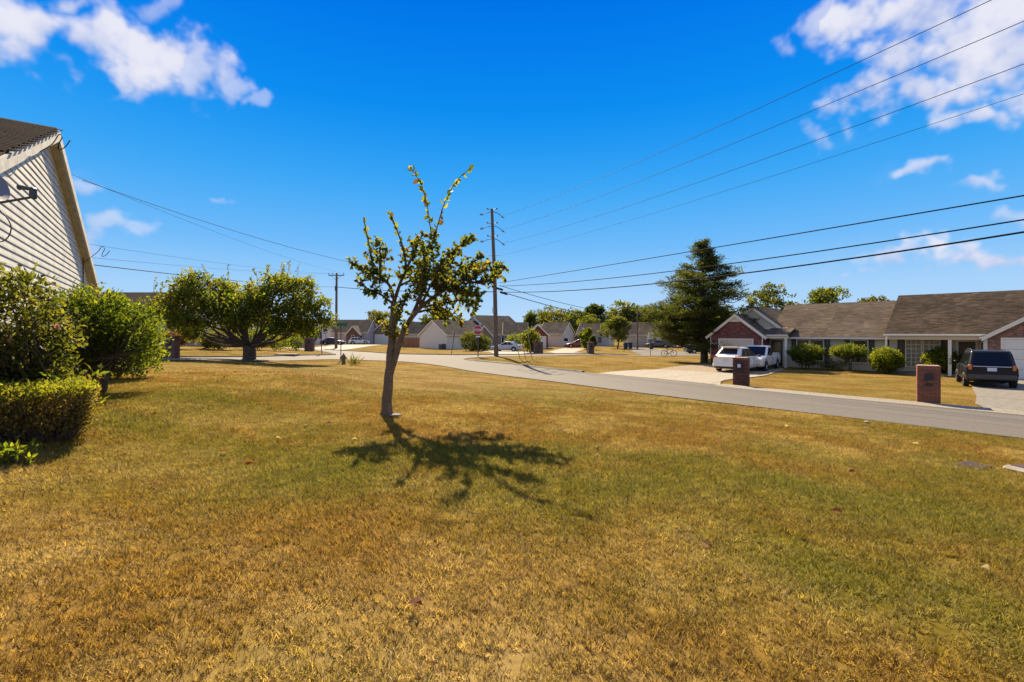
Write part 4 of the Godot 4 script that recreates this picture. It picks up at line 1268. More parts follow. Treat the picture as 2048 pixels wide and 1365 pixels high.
func left_house() -> void:
	var h := thing("siding_house", "white lap-sided house end with a steep dark shingle gable at the left edge", "house")
	# x axis along the wall away from the lens, z axis out of the wall
	var dx := Vector3(-0.578, 0, -0.816).normalized()
	h.transform = Transform3D(Basis(dx, Vector3.UP, dx.cross(Vector3.UP)), Vector3(-5.19, 0.0, -4.10))
	var half := 5.26
	var ev := 2.62
	var rg := 4.93
	var sl := (rg - ev) / half
	var base := 0.86
	# core behind the boards, with the far side wall and the foundation
	walls(h, M.siding_white, 0.0, half * 2.0, -9.0, -0.02, ev, rg, "z", "wall", base)
	var f := geo()
	f.box(Vector3(half, base - 0.6, -4.5), Vector3(half * 2.0 - 0.06, 1.2, 8.94))
	part("foundation", f, M.concrete_old, h)
	# each lap board of the gable wall
	rng.seed = 12
	var lap := 0.112
	var y := base
	while y < rg - 0.06:
		var t := y + lap
		var a := maxf(0.0, (y - ev) / sl)
		var b := minf(maxf(0.0, (t - ev) / sl), half - 0.01)
		var g := geo()
		var e := rng.randf_range(-0.0012, 0.0012)
		var wave := 0.004
		var n := 8
		for i in n:
			var u0 := float(i) / n
			var u1 := float(i + 1) / n
			var p00 := Vector3(lerpf(a, half * 2 - a, u0), y + sin(u0 * 9.0 + y * 3.0) * wave, 0.018 + e)
			var p10 := Vector3(lerpf(a, half * 2 - a, u1), y + sin(u1 * 9.0 + y * 3.0) * wave, 0.018 + e)
			var m00 := Vector3(lerpf(a, half * 2 - a, u0), y + lap * 0.25, 0.016 + e)
			var m10 := Vector3(lerpf(a, half * 2 - a, u1), y + lap * 0.25, 0.016 + e)
			var p01 := Vector3(lerpf(b, half * 2 - b, u0), t, 0.003)
			var p11 := Vector3(lerpf(b, half * 2 - b, u1), t, 0.003)
			g.quad(p00, p10, m10, m00)
			g.quad(m00, m10, p11, p01)
			g.quad(Vector3(p00.x, p00.y, -0.01), Vector3(p10.x, p10.y, -0.01), p10, p00)
		part("siding_board", g, M.siding_white, h)
		y = t
	# roof slabs and each shingle of the near slope that shows
	roof(h, M.roof_dark, M.trim_old, 0.0, half * 2.0, -9.0, 0.0, ev, rg, "z", 0.32, 0.14, 0.12, 2, 0.09)
	var soff := geo()
	for s in [-1.0, 1.0]:
		soff.prism(PackedVector2Array([Vector2(half, rg - 0.005), Vector2(half, rg - 0.03), Vector2(half + s * (half + 0.3), ev - 0.3 * sl - 0.03), Vector2(half + s * (half + 0.3), ev - 0.3 * sl - 0.005)]), 0.0, 0.14)
	part("soffit", soff, M.trim_old, h)
	var ang := atan(sl)
	var bm: Array[BoxMesh] = []
	for w in [0.318, 0.326, 0.331]:
		var b := BoxMesh.new()
		b.size = Vector3(0.15, 0.008, w)
		bm.append(b)
	var sm := [M.shingle_a, M.shingle_b, M.shingle_c]
	var rf := h.get_node("roof")
	for row in 25:
		for k in 12:
			var o := part("shingle", bm[rng.randi() % 3], sm[rng.randi() % 3], rf)
			var s := row * 0.14 + 0.09
			var px := half - cos(ang) * s
			var py := rg + 0.12 - sin(ang) * s + 0.012
			o.transform = Transform3D(Basis(Vector3(0, 0, 1), ang - 0.03), Vector3(px, py, -0.02 - k * 0.335 + (0.1 if row % 2 else 0.0)))
	var cap := geo()
	for s in [-1.0, 1.0]:
		cap.box(Vector3(half + s * 0.075, rg + 0.125 - 0.06 * sl, -4.42), Vector3(0.16, 0.016, 9.1), Basis(Vector3(0, 0, 1), -s * ang))
	part("ridge_cap", cap, M.roof_dark, rf)
	# service mast, conduit and cable loops on the rake
	var c := geo()
	c.tube(PackedVector3Array([Vector3(8.9, 3.2, 0.05), Vector3(8.92, 1.9, 0.05), Vector3(8.9, 0.8, 0.05)]), PackedFloat32Array([0.012]), 6)
	part("conduit", c, M.cable_grey, h)
	for q in [[8.85, 3.42, 0.36], [3.6, 4.35, 0.36]]:
		var l := geo()
		var o := Vector3(q[0], q[1], q[2])
		l.tube(curve3([o + Vector3(0.06, -0.32, -0.3), o + Vector3(0.15, -0.02, -0.05), o + Vector3(0.02, 0.1, 0.04), o + Vector3(-0.14, 0.02, 0.1), o + Vector3(-0.06, -0.16, 0.05), o + Vector3(-0.2, -0.02, 0.2)], 0.04), PackedFloat32Array([0.007]), 5)
		part("cable_loop", l, M.cable, h)

func right_frame(x: float, y: float, z: float) -> Vector3:
	# the two houses on the right share one street line
	return Vector3(16.72, -1.23, -40.0) + Vector3(0.686, 0, 0.728) * x + Vector3(-0.728, 0, 0.686) * z + Vector3(0, y, 0)

func right_houses() -> void:
	var yaw := -46.7
	var a := thing("brick_house", "beige-sided house with a red brick garage gable and brown shingle roof behind the white cars", "house", right_frame(0, 0, 0), yaw)
	# garage wing
	walls(a, M.brick_red, 0.0, 4.13, -6.5, 0.0, 2.5, 4.12, "z", "brick_wall")
	roof(a, M.roof_brown, M.trim, 0.0, 4.13, -7.5, 0.0, 2.5, 4.12, "z", 0.28, 0.16, 0.12, 2)
	var top := geo()
	top.prism(PackedVector2Array([Vector2(2.065, 4.16), Vector2(1.30, 3.56), Vector2(2.83, 3.56)]), 0.012, 0.04)
	part("gable_panel", top, M.trim, a)
	garage_door(a, 0.79, 3.35, 0.0, 2.1, 0.0)
	var fl := geo()
	for s in [-0.09, 0.09]:
		fl.lathe(PackedVector2Array([Vector2(0, 0), Vector2(0.04, 0.0), Vector2(0.065, 0.14), Vector2(0, 0.14)]), 8, Transform3D(Basis(Vector3(0, 0, 1), -s * 9.0).rotated(Vector3.RIGHT, 0.9), Vector3(0.36 + s, 1.78, 0.06)))
	fl.cbox(Vector3(0.36, 1.76, 0.03), Vector3(0.12, 0.12, 0.05), 0.01)
	part("floodlight", fl, M.trim, a)
	board("corner_board", a, M.trim, Vector3(4.10, 1.2, 0.015), Vector3(0.09, 2.5, 0.05))
	board("corner_board", a, M.trim, Vector3(0.03, 1.2, 0.015), Vector3(0.06, 2.5, 0.05))
	# main block and cross gable
	walls(a, M.siding_beige, 4.13, 11.62, -9.5, -1.5, 2.5, 4.95, "x", "wall")
	roof(a, M.roof_brown, M.trim, 4.2, 11.5, -9.5, -1.5, 2.5, 4.95, "x", 0.42, 0.1, 0.12, 0)
	walls(a, M.siding_beige, 0.25, 5.0, -8.0, -2.0, 2.9, 4.78, "z", "gable_wall", 2.0)
	roof(a, M.roof_brown, M.trim, 0.25, 5.0, -8.0, -2.0, 2.9, 4.78, "z", 0.2, 0.14, 0.12, 2)
	laps(a, M.siding_beige, 2.95, 4.68, 0.115, -2.0, func(y: float) -> Vector2: return Vector2(0.3 + maxf(0, (y - 2.9) / 0.7916), 4.95 - maxf(0, (y - 2.9) / 0.7916)))
	board("trim_board", a, M.trim, Vector3(4.1, 3.02, -1.96), Vector3(2.4, 0.12, 0.06))
	# porch roof below the cross gable
	var pr := geo()
	pr.prism(PackedVector2Array([Vector2(-2.0, 3.08), Vector2(-2.0, 2.96), Vector2(-0.12, 2.42), Vector2(-0.12, 2.54)]), 4.1, 5.85, Transform3D(Basis(Vector3(0, 0, 1), Vector3.UP, Vector3(-1, 0, 0)), Vector3(9.95, 0, 0)))
	part("porch_roof", pr, M.roof_brown, a)
	board("porch_beam", a, M.trim, Vector3(4.98, 2.34, -0.25), Vector3(1.7, 0.22, 0.16))
	board("porch_post", a, M.trim, Vector3(5.68, 1.1, -0.25), Vector3(0.16, 2.3, 0.16))
	board("porch_gutter", a, M.trim, Vector3(4.98, 2.47, -0.08), Vector3(1.75, 0.1, 0.1))
	var dr := board("front_door", a, M.trim, Vector3(4.68, 1.12, -1.46), Vector3(0.98, 2.16, 0.07))
	board("door_leaf", dr, M.door_dark, Vector3(4.68, 1.08, -1.41), Vector3(0.84, 2.02, 0.05))
	board("door_glass", dr, M.glass_warm, Vector3(4.68, 1.42, -1.38), Vector3(0.6, 1.0, 0.02), 0.004)
	laps(a, M.siding_beige, 0.1, 2.42, 0.115, -1.5, func(_y: float) -> Vector2: return Vector2(5.2, 11.6))
	window(a, 6.05, 6.95, 0.55, 2.17, -1.48)
	window(a, 6.98, 7.88, 0.55, 2.17, -1.48)
	shutter(a, M.shutter_grey, 5.72, 6.03, 0.55, 2.17, -1.48)
	shutter(a, M.shutter_grey, 7.92, 8.26, 0.1, 2.17, -1.48)
	window(a, 9.5, 10.55, 0.5, 2.17, -1.48)
	shutter(a, M.shutter_grey, 9.16, 9.47, 0.5, 2.17, -1.48)
	shutter(a, M.shutter_grey, 10.58, 10.9, 0.5, 2.17, -1.48)
	board("fascia", a, M.trim, Vector3(8.7, 2.40, -1.40), Vector3(5.8, 0.16, 0.16))
	board("downspout", a, M.trim, Vector3(11.52, 1.2, -1.42), Vector3(0.08, 2.4, 0.08))
	chimney_pipe(a, Vector3(7.2, 5.0, -6.2), 0.04, 0.25)

	var b := thing("brick_house", "house with a dark brown roof, many-paned window and brown brick garage at the right edge", "house", right_frame(11.7, 0, 0), yaw)
	walls(b, M.siding_beige, 0.0, 12.0, -10.5, -1.5, 2.5, 5.35, "x", "wall")
	# roof carried forward over the porch
	var pr2 := geo()
	pr2.prism(PackedVector2Array([Vector2(-11.0, 2.2), Vector2(-11.0, 2.32), Vector2(-5.4, 5.43), Vector2(0.05, 2.62), Vector2(0.05, 2.5), Vector2(-5.4, 5.3)]), -12.2, 0.02, Transform3D(Basis(Vector3(0, 0, 1), Vector3.UP, Vector3(-1, 0, 0)), Vector3.ZERO))
	part("roof", pr2, M.roof_dark2, b)
	board("gutter", b, M.trim, Vector3(2.4, 2.52, 0.1), Vector3(4.9, 0.13, 0.1))
	board("porch_beam", b, M.siding_beige, Vector3(2.45, 2.34, -0.06), Vector3(4.7, 0.24, 0.14))
	board("porch_post", b, M.trim, Vector3(3.16, 1.1, -0.06), Vector3(0.17, 2.24, 0.15))
	board("downspout", b, M.trim, Vector3(0.06, 1.2, -0.1), Vector3(0.08, 2.4, 0.08))
	board("porch_slab", b, M.concrete_grey, Vector3(2.4, 0.02, -0.8), Vector3(4.6, 0.16, 1.5))
	laps(b, M.siding_beige, 0.12, 2.42, 0.115, -1.5, func(_y: float) -> Vector2: return Vector2(0.05, 4.9))
	window(b, 0.86, 1.72, 0.36, 2.24, -1.48, 3, 6, M.curtain)
	window(b, 1.76, 2.62, 0.36, 2.24, -1.48, 3, 6, M.curtain)
	shutter(b, M.shutter_brown, 0.45, 0.83, 0.36, 2.24, -1.48)
	shutter(b, M.shutter_brown, 2.65, 3.0, 0.36, 2.24, -1.48)
	var d2 := board("front_door", b, M.trim, Vector3(3.85, 1.15, -1.46), Vector3(1.0, 2.2, 0.07))
	board("door_leaf", d2, M.door_dark, Vector3(3.85, 1.1, -1.41), Vector3(0.76, 1.98, 0.05))
	board("door_glass", d2, M.glass, Vector3(3.85, 1.25, -1.38), Vector3(0.6, 1.5, 0.02), 0.004)
	window(b, 4.42, 4.62, 0.3, 2.1, -1.48, 1, 8)
	# garage wing
	walls(b, M.brick_brown, 4.82, 11.4, -7.0, 0.3, 2.5, 4.7, "z", "brick_wall")
	roof(b, M.roof_dark2, M.trim, 4.82, 11.4, -7.0, 0.3, 2.5, 4.7, "z", 0.26, 0.16, 0.12, 2)
	laps(b, M.siding_white, 0.1, 2.42, 0.115, 0.3, func(_y: float) -> Vector2: return Vector2(4.64, 4.81))
	garage_door(b, 5.45, 8.0, 0.0, 2.28, 0.3, M.garage_white)
	var wl := board("wall_lamp", b, M.black, Vector3(4.7, 2.0, -1.2), Vector3(0.14, 0.3, 0.14))
	chimney_pipe(b, Vector3(8.6, 5.1, -5.8), 0.05, 0.35)

# a house across the junction, made of blocks: [x0, x1, z0, z1, eave, ridge, axis, wall material, roof material]
func far_house(nm: String, label: String, at: Vector3, yaw: float, blocks: Array) -> Node3D:
	var h := thing(nm, label, "house", at, yaw)
	for b in blocks:
		block(h, M[b[7]], M[b[8]], b[0], b[1], b[2], b[3], b[4], b[5], b[6], "wall", 3, 0.25)
	return h

func far_houses() -> void:
	# second house on the left, beyond the siding gable
	var h := far_house("tan_house", "tan house with a long dark roof just beyond the left siding gable", Vector3(-34.6, 0.3, -42.0), 0.0, [[-7.0, 4.4, -8.0, 0.0, 3.05, 4.95, "x", "tan", "roof_dark"]])
	window(h, 2.2, 3.4, 0.9, 2.3, 0.0)
	board("downspout", h, M.trim, Vector3(4.3, 1.5, 0.06), Vector3(0.12, 3.0, 0.1))
	# low grey-roofed house behind the blue car
	h = far_house("grey_house", "low house with pale grey roof and brown gable behind the blue car", Vector3(-46.8, 0.1, -66.0), 12.0, [[-3.3, 3.3, -6.0, 0.4, 1.9, 3.85, "z", "brown", "roof_pale"], [3.3, 12.0, -8.0, -1.2, 2.0, 3.7, "x", "greyblue", "roof_pale"]])
	window(h, 6.3, 7.4, 0.3, 1.7, -1.2)
	board("porch_post", h, M.trim, Vector3(5.6, 0.9, -0.6), Vector3(0.14, 2.0, 0.14))
	board("front_door", h, M.door_red, Vector3(8.4, 0.8, -1.16), Vector3(0.95, 2.0, 0.06))
	# house with garage under the lawn tree
	h = far_house("white_house", "pale house with white garage doors seen under the wide lawn tree", Vector3(-47.0, -0.75, -93.0), 0.0, [[-6.5, 8.5, -8.0, 0.0, 2.8, 4.9, "x", "siding_far", "roof_pale"], [-3.0, 3.6, -2.0, 2.5, 2.6, 4.4, "z", "siding_far", "roof_pale"]])
	garage_door(h, 0.6, 3.2, 0.0, 2.1, 2.5, M.garage_white)
	garage_door(h, -2.4, 0.2, 0.0, 2.1, 2.5, M.garage_white)
	# brick and tan house left of the wooden pole
	h = far_house("brick_house", "house with a small red brick gable and grey roof behind the wooden pole", Vector3(-39.0, -1.1, -108.0), 0.0, [[-5.2, 6.0, -9.0, 0.0, 2.7, 5.6, "x", "mauve", "roof_grey"], [-9.5, -5.2, -8.0, 1.0, 2.6, 4.3, "z", "brick_far", "roof_grey"], [1.8, 4.8, -2.0, 1.5, 2.4, 4.1, "z", "brick_far", "roof_pale"]])
	window(h, 2.9, 3.6, 0.7, 2.1, 1.5)
	window(h, -7.4, -6.6, 0.7, 2.1, 1.0)
	h.set_meta("label", "house with two red brick gables and grey roof left of the wooden pole")
	# tan house with the brick garage gable
	h = far_house("tan_house", "tan house with a brown brick garage gable behind the small white car", Vector3(-30.2, -1.25, -113.0), 0.0, [[-3.6, 3.2, -7.5, 0.0, 2.5, 5.55, "z", "brick_mauve", "roof_grey"], [3.2, 9.5, -9.5, -1.6, 2.6, 5.4, "x", "cream", "roof_grey"], [-9.4, -3.6, -9.0, -1.6, 2.5, 4.9, "x", "tan", "roof_tan"]])
	garage_door(h, -2.4, 2.2, 0.0, 2.3, 0.0, M.garage_white)
	for x in [-8.0, -6.2]: board("porch_post", h, M.trim, Vector3(x, 1.2, -0.4), Vector3(0.3, 2.5, 0.3))
	var pr := geo()
	pr.prism(PackedVector2Array([Vector2(-2.2, 3.1), Vector2(-2.2, 3.0), Vector2(0.1, 2.4), Vector2(0.1, 2.55)]), 3.5, 9.5, Transform3D(Basis(Vector3(0, 0, 1), Vector3.UP, Vector3(-1, 0, 0)), Vector3.ZERO))
	part("porch_roof", pr, M.roof_tan, h)
	# white house at the junction with its taller lilac gable
	h = far_house("white_house", "white-walled house with a grey roof and blue-grey upper gable behind the stop sign", Vector3(-7.6, -1.35, -80.5), 38.0, [])
	block(h, M.siding_far, M.roof_grey, -4.0, 8.0, -9.6, 0.0, 2.55, 4.95, "x")
	block(h, M.brick_tan, M.roof_grey, 1.2, 4.4, -1.5, 0.9, 2.45, 4.0, "z")
	block(h, M.lilac, M.roof_grey, 4.8, 13.0, -11.0, 0.3, 2.6, 6.0, "x")
	board("front_door", h, M.black, Vector3(5.7, 1.0, 0.34), Vector3(0.95, 2.1, 0.06))
	board("porch_post", h, M.trim, Vector3(6.6, 1.1, 0.8), Vector3(0.14, 2.4, 0.14))
	window(h, 7.0, 8.0, 0.7, 2.1, 0.3)
	chimney_pipe(h, Vector3(3.2, 4.0, -0.9), 0.06, 0.7)
	# red gable next to it
	h = far_house("brick_house", "small house with a deep red gable and white garage door right of the silver sedan", Vector3(4.5, -1.3, -82.5), 0.0, [[-1.75, 1.75, -7.0, 0.0, 2.5, 4.2, "z", "brick_red_far", "roof_grey"], [-6.0, -1.75, -8.0, -1.2, 2.5, 4.6, "x", "slate", "roof_grey"]])
	garage_door(h, -0.2, 1.35, 0.0, 2.1, 0.0, M.garage_white)
	h = far_house("tan_house", "low beige house end with a grey roof between the red gable and the red hatchback", Vector3(8.3, -1.35, -94.0), -24.0, [[-3.4, 1.8, -8.0, 0.0, 2.7, 4.9, "x", "cream", "roof_grey"]])
	board("air_conditioner", h, M.metal_grey, Vector3(-1.6, 0.4, 0.6), Vector3(0.9, 0.9, 0.8), 0.04)
	# the cul-de-sac
	h = far_house("grey_house", "small grey-roofed house peeping out left of the cul-de-sac tree", Vector3(17.4, -1.35, -100.0), -20.0, [[-3.8, 3.0, -8.0, 0.0, 2.5, 4.8, "x", "greyblue", "roof_grey"], [-3.8, -0.6, -1.5, 1.0, 2.3, 3.9, "z", "brown", "roof_grey"]])
	window(h, 0.6, 1.6, 0.7, 2.0, 0.0)
	h = far_house("grey_house", "house with a lilac-grey roof and pale gable behind the speed limit sign", Vector3(25.6, -1.35, -92.0), -16.0, [[-4.0, 6.0, -9.0, -1.0, 2.5, 4.9, "x", "tan", "roof_mauve"], [1.6, 5.4, -3.0, 1.2, 2.4, 4.3, "z", "brick_tan", "roof_mauve"]])
	for x in [-3.2, -1.4, 0.6]: board("porch_post", h, M.trim, Vector3(x, 1.1, 0.2), Vector3(0.16, 2.4, 0.16))
	garage_door(h, 2.4, 4.6, 0.0, 2.1, 1.2, M.garage_white)
	h = far_house("tan_house", "pale house hidden behind the lower branches of the cedar", Vector3(40.0, -1.4, -96.0), -20.0, [[-6.0, 7.0, -8.0, 0.0, 2.5, 4.6, "x", "cream", "roof_grey"]])
	window(h, -3.0, -1.6, 0.6, 2.0, 0.0)
	# wooden fence
	var f := thing("wood_fence", "reddish wooden board fence between the tan house and the white house", "fence", Vector3(-21.4, -1.25, -88.0), -8.0)
	rng.seed = 70
	for i in 44:
		var bd := board("fence_board", f, [M.fence_a, M.fence_b][rng.randi() % 2], Vector3(i * 0.145, 0.9 + rng.randf() * 0.02, rng.randf() * 0.01), Vector3(0.138, 1.9, 0.03), 0.006)
	for y in [0.4, 1.5]:
		board("fence_rail", f, M.fence_b, Vector3(3.1, y, -0.05), Vector3(6.4, 0.09, 0.05))

# ---------------------------------------------------------------- vehicles
# length runs along local x, nose at +x; y up from the ground; s holds the measures
func ring_at(w: float, yb: float, ym: float, ys: float, wt: float, crown: float, x: float) -> PackedVector3Array:
	var r := PackedVector3Array()
	for p in [[0.0, yb], [w * 0.86, yb], [w * 0.97, yb + 0.07], [w, ym], [w * 0.985, lerpf(ym, ys, 0.7)], [wt, ys - 0.02], [wt * 0.92, ys + crown * 0.35], [wt * 0.5, ys + crown * 0.85], [0.0, ys + crown]]:
		r.append(Vector3(x, p[1], p[0]))
	for p in [[wt * 0.5, ys + crown * 0.85], [wt * 0.92, ys + crown * 0.35], [wt, ys - 0.02], [w * 0.985, lerpf(ym, ys, 0.7)], [w, ym], [w * 0.97, yb + 0.07], [w * 0.86, yb]]:
		r.append(Vector3(x, p[1], -p[0]))
	return r

func lerp_table(t: Array, x: float) -> float:
	if x <= t[0][0]: return t[0][1]
	for i in t.size() - 1:
		if x <= t[i + 1][0]:
			return lerpf(t[i][1], t[i + 1][1], (x - t[i][0]) / (t[i + 1][0] - t[i][0]))
	return t[t.size() - 1][1]

func wheel(p: Node3D, x: float, y: float, z: float, r: float) -> void:
	var o := Node3D.new()
	o.name = numbered("wheel", p)
	p.add_child(o, true)
	o.position = Vector3(x, y, z)
	var s := signf(z)
	var at := Transform3D(Basis(Vector3.RIGHT, s * PI / 2.0), Vector3.ZERO)
	var t := geo()
	t.lathe(PackedVector2Array([Vector2(r * 0.6, -0.1), Vector2(r * 0.94, -0.105), Vector2(r, -0.07), Vector2(r, 0.07), Vector2(r * 0.94, 0.105), Vector2(r * 0.66, 0.1), Vector2(r * 0.62, 0.06)]), 20, at)
	part("tyre", t, M.rubber, o)
	var m := geo()
	m.lathe(PackedVector2Array([Vector2(r * 0.63, 0.07), Vector2(r * 0.58, 0.075), Vector2(r * 0.54, 0.03), Vector2(r * 0.2, 0.05), Vector2(r * 0.14, 0.085), Vector2(0, 0.088)]), 16, at)
	for k in 5:
		m.box(at * (Basis(Vector3.UP, TAU * k / 5.0) * Vector3(r * 0.36, 0.06, 0)), Vector3(r * 0.42, 0.03, r * 0.13), at.basis * Basis(Vector3.UP, TAU * k / 5.0))
	part("rim", m, M.alloy, o)

func vehicle(nm: String, label: String, at: Vector3, heading: float, s: Dictionary) -> Node3D:
	var t := thing(nm, label, s.cat, at, heading)
	var L: float = s.L
	var w: float = s.W * 0.5
	var r: float = s.r
	var xr: float = s.xr
	var xf: float = s.xf
	# lower body with wheel arches
	var xs: Array[float] = []
	for i in 61: xs.append(L * i / 60.0)
	var rings: Array[PackedVector3Array] = []
	for x in xs:
		var yb: float = s.clear
		for c in [xr, xf]:
			var d := absf(x - c)
			if d < r + 0.07: yb = maxf(yb, r + sqrt(maxf(0.0, pow(r + 0.07, 2) - d * d)) * 0.98 - 0.02)
		var k := 1.0
		if x < 0.4: k = lerpf(s.get("tail", 0.93), 1.0, pow(x / 0.4, 0.5))
		if x > L - 0.75: k = lerpf(s.get("nose", 0.8), 1.0, pow((L - x) / 0.75, 0.5))
		var ys := lerp_table(s.belt, x)
		yb = minf(yb, ys - 0.12)
		if x < 0.12: yb = lerpf(s.clear + 0.12, yb, x / 0.12)
		if x > L - 0.15: yb = lerpf(s.clear + 0.1, yb, (L - x) / 0.15)
		rings.append(ring_at(w * k, yb, maxf(lerpf(yb, ys, 0.4), minf(0.55, ys - 0.1)), ys, w * k * s.get("shoulder", 0.93), s.get("crown", 0.04), x))
	var g := geo()
	g.loft(rings)
	var body := part("body", g, s.paint, t)
	# dark floor and wheel wells
	var u := geo()
	u.box(Vector3(L * 0.5, s.clear + 0.22, 0), Vector3(L * 0.9, 0.34, w * 1.55))
	part("underbody", u, M.black, t)
	# cabin
	var c: Array = s.cabin   # x of rear foot, rear top, front top, front foot, roof height
	var wb: float = w * s.get("shoulder", 0.93) * 0.985
	var wr: float = w * s.get("roofw", 0.74)
	var yr: float = c[4]
	var lev: Array[PackedVector3Array] = []
	var yb0 := lerp_table(s.belt, c[0])
	var yb1 := lerp_table(s.belt, c[3])
	for q in [[0.0, 0.0], [0.5, 0.5], [0.86, 0.86], [0.97, 0.975], [1.0, 1.06], [1.03, 1.35]]:
		var ring := PackedVector3Array()
		var f: float = q[0]
		var e: float = minf(q[1], 1.0)
		var x0 := lerpf(c[0], c[1], e)
		var x1 := lerpf(c[3], c[2], e)
		var ww := lerpf(wb, wr, e)
		if q[1] > 1.0:
			var sh: float = (q[1] - 1.0)
			x0 += sh * 0.6; x1 -= sh * 0.6; ww -= sh * 0.35
		var ya := lerpf(yb0 - 0.02, yr, f)
		var yc := lerpf(yb1 - 0.02, yr, f)
		var rc := 0.12
		for p in [[x0, -1, rc, 0.0], [x0, -1, 0.0, rc], [x0, 1, 0.0, rc], [x0, 1, rc, 0.0], [x1, 1, -rc, 0.0], [x1, 1, 0.0, rc], [x1, -1, 0.0, rc], [x1, -1, -rc, 0.0]]:
			var px: float = p[0] + p[2]
			ring.append(Vector3(px, lerpf(ya, yc, clampf((px - x0) / maxf(x1 - x0, 0.1), 0, 1)), p[1] * (ww - p[3])))
		ring.reverse()
		lev.append(ring)
	var cb := geo()
	cb.loft(lev, false, true)
	part("cabin", cb, s.paint, t)
	# glass lies a hair proud of the cabin faces
	var face := func(name_: String, a: Vector3, b: Vector3, d: Vector3, e: Vector3, u0: float, u1: float, v0: float, v1: float, lean0 := 0.0, lean1 := 0.0) -> void:
		var f := func(uu: float, vv: float) -> Vector3: return a.lerp(b, uu).lerp(e.lerp(d, uu), vv)
		var nn := (b - a).cross(e - a).normalized() * 0.012
		var q := geo()
		var p0: Vector3 = f.call(u0, v0); var p1: Vector3 = f.call(u1, v0); var p2: Vector3 = f.call(u1 + lean1, v1); var p3: Vector3 = f.call(u0 + lean0, v1)
		q.quad(p0 + nn, p1 + nn, p2 + nn, p3 + nn)
		for z in [[p0, p1], [p1, p2], [p2, p3], [p3, p0]]:
			q.quad(z[0] - nn * 2.0, z[1] - nn * 2.0, z[1] + nn, z[0] + nn)
		part(name_, q, s.get("glass", M.glass_car), t)
	for sd in [1.0, -1.0]:
		var a := Vector3(c[0], yb0, sd * wb); var b := Vector3(c[3], yb1, sd * wb)
		var d := Vector3(c[2], yr, sd * wr); var e := Vector3(c[1], yr, sd * wr)
		for q in s.sidewin:
			if sd > 0: face.call("side_window", a, b, d, e, q[0], q[1], 0.09, 0.83, q[2] if q.size() > 2 else 0.0, q[3] if q.size() > 3 else 0.0)
			else: face.call("side_window", b, a, e, d, 1.0 - q[1], 1.0 - q[0], 0.09, 0.83, -(q[3] if q.size() > 3 else 0.0), -(q[2] if q.size() > 2 else 0.0))
		# door seams, handles and mirror
		for x in s.seams:
			var ys := lerp_table(s.belt, x)
			var sm := geo()
			sm.box(Vector3(x, (s.clear + 0.12 + ys) * 0.5, sd * w * 0.985), Vector3(0.012, ys - s.clear - 0.24, w * 0.05))
			part("door_seam", sm, M.black, body)
			var hd := geo()
			hd.cbox(Vector3(x + 0.16, ys - 0.14, sd * (w * 0.985)), Vector3(0.16, 0.03, 0.05), 0.01)
			part("door_handle", hd, s.get("trim", s.paint), t)
		var mi := geo()
		mi.cbox(Vector3(c[3] - 0.28, yb1 + 0.08, sd * (wb + 0.14)), Vector3(0.12, 0.15, 0.2), 0.04)
		part("mirror", mi, s.get("mirror", s.paint), t)
		for x in [xr, xf]: wheel(t, x, r, sd * (w - 0.09), r)
	face.call("rear_window", Vector3(c[0], yb0, -wb), Vector3(c[0], yb0, wb), Vector3(c[1], yr, wr), Vector3(c[1], yr, -wr), 0.12, 0.88, 0.08 + s.get("rearlow", 0.0), 0.86, 0.02, -0.02)
	face.call("windshield", Vector3(c[3], yb1, wb), Vector3(c[3], yb1, -wb), Vector3(c[2], yr, -wr), Vector3(c[2], yr, wr), 0.08, 0.92, 0.06, 0.9)
	# lamps, bumpers, plate
	var yl: float = s.get("tail_y", lerp_table(s.belt, 0.0) - 0.14)
	for sd in [1.0, -1.0]:
		var tl := geo()
		tl.cbox(Vector3(0.06 + s.get("lamp_in", 0.0), yl, sd * w * 0.82), Vector3(0.16, s.get("tail_h", 0.18), w * s.get("tail_w", 0.34)), 0.03)
		part("tail_lamp", tl, s.get("lamp", M.lamp_red), t)
		var hl := geo()
		hl.cbox(Vector3(L - 0.13, s.get("head_y", 0.68), sd * w * 0.66), Vector3(0.3, 0.16, w * 0.34), 0.04, Basis(Vector3.UP, -sd * 0.25))
		part("headlight", hl, M.lamp_clear, t)
	var bp := geo()
	bp.cbox(Vector3(0.05, s.clear + 0.24, 0), Vector3(0.2, 0.24, s.W * 0.93), 0.05)
	part("rear_bumper", bp, s.get("bumper", s.paint), t)
	var fb := geo()
	fb.cbox(Vector3(L - 0.09, s.clear + 0.2, 0), Vector3(0.2, 0.22, s.W * 0.84), 0.05)
	part("front_bumper", fb, s.get("fbumper", s.get("bumper", s.paint)), t)
	var gr := geo()
	gr.cbox(Vector3(L - 0.02, s.get("head_y", 0.68) - 0.02, 0), Vector3(0.06, 0.17, s.W * 0.38), 0.015)
	part("grille", gr, M.black, t)
	var pl := geo()
	pl.cbox(Vector3(-0.02 + s.get("plate_in", 0.0), s.get("plate_y", 0.8), 0), Vector3(0.03, 0.16, 0.32), 0.006)
	part("license_plate", pl, M.plate, t)
	return t

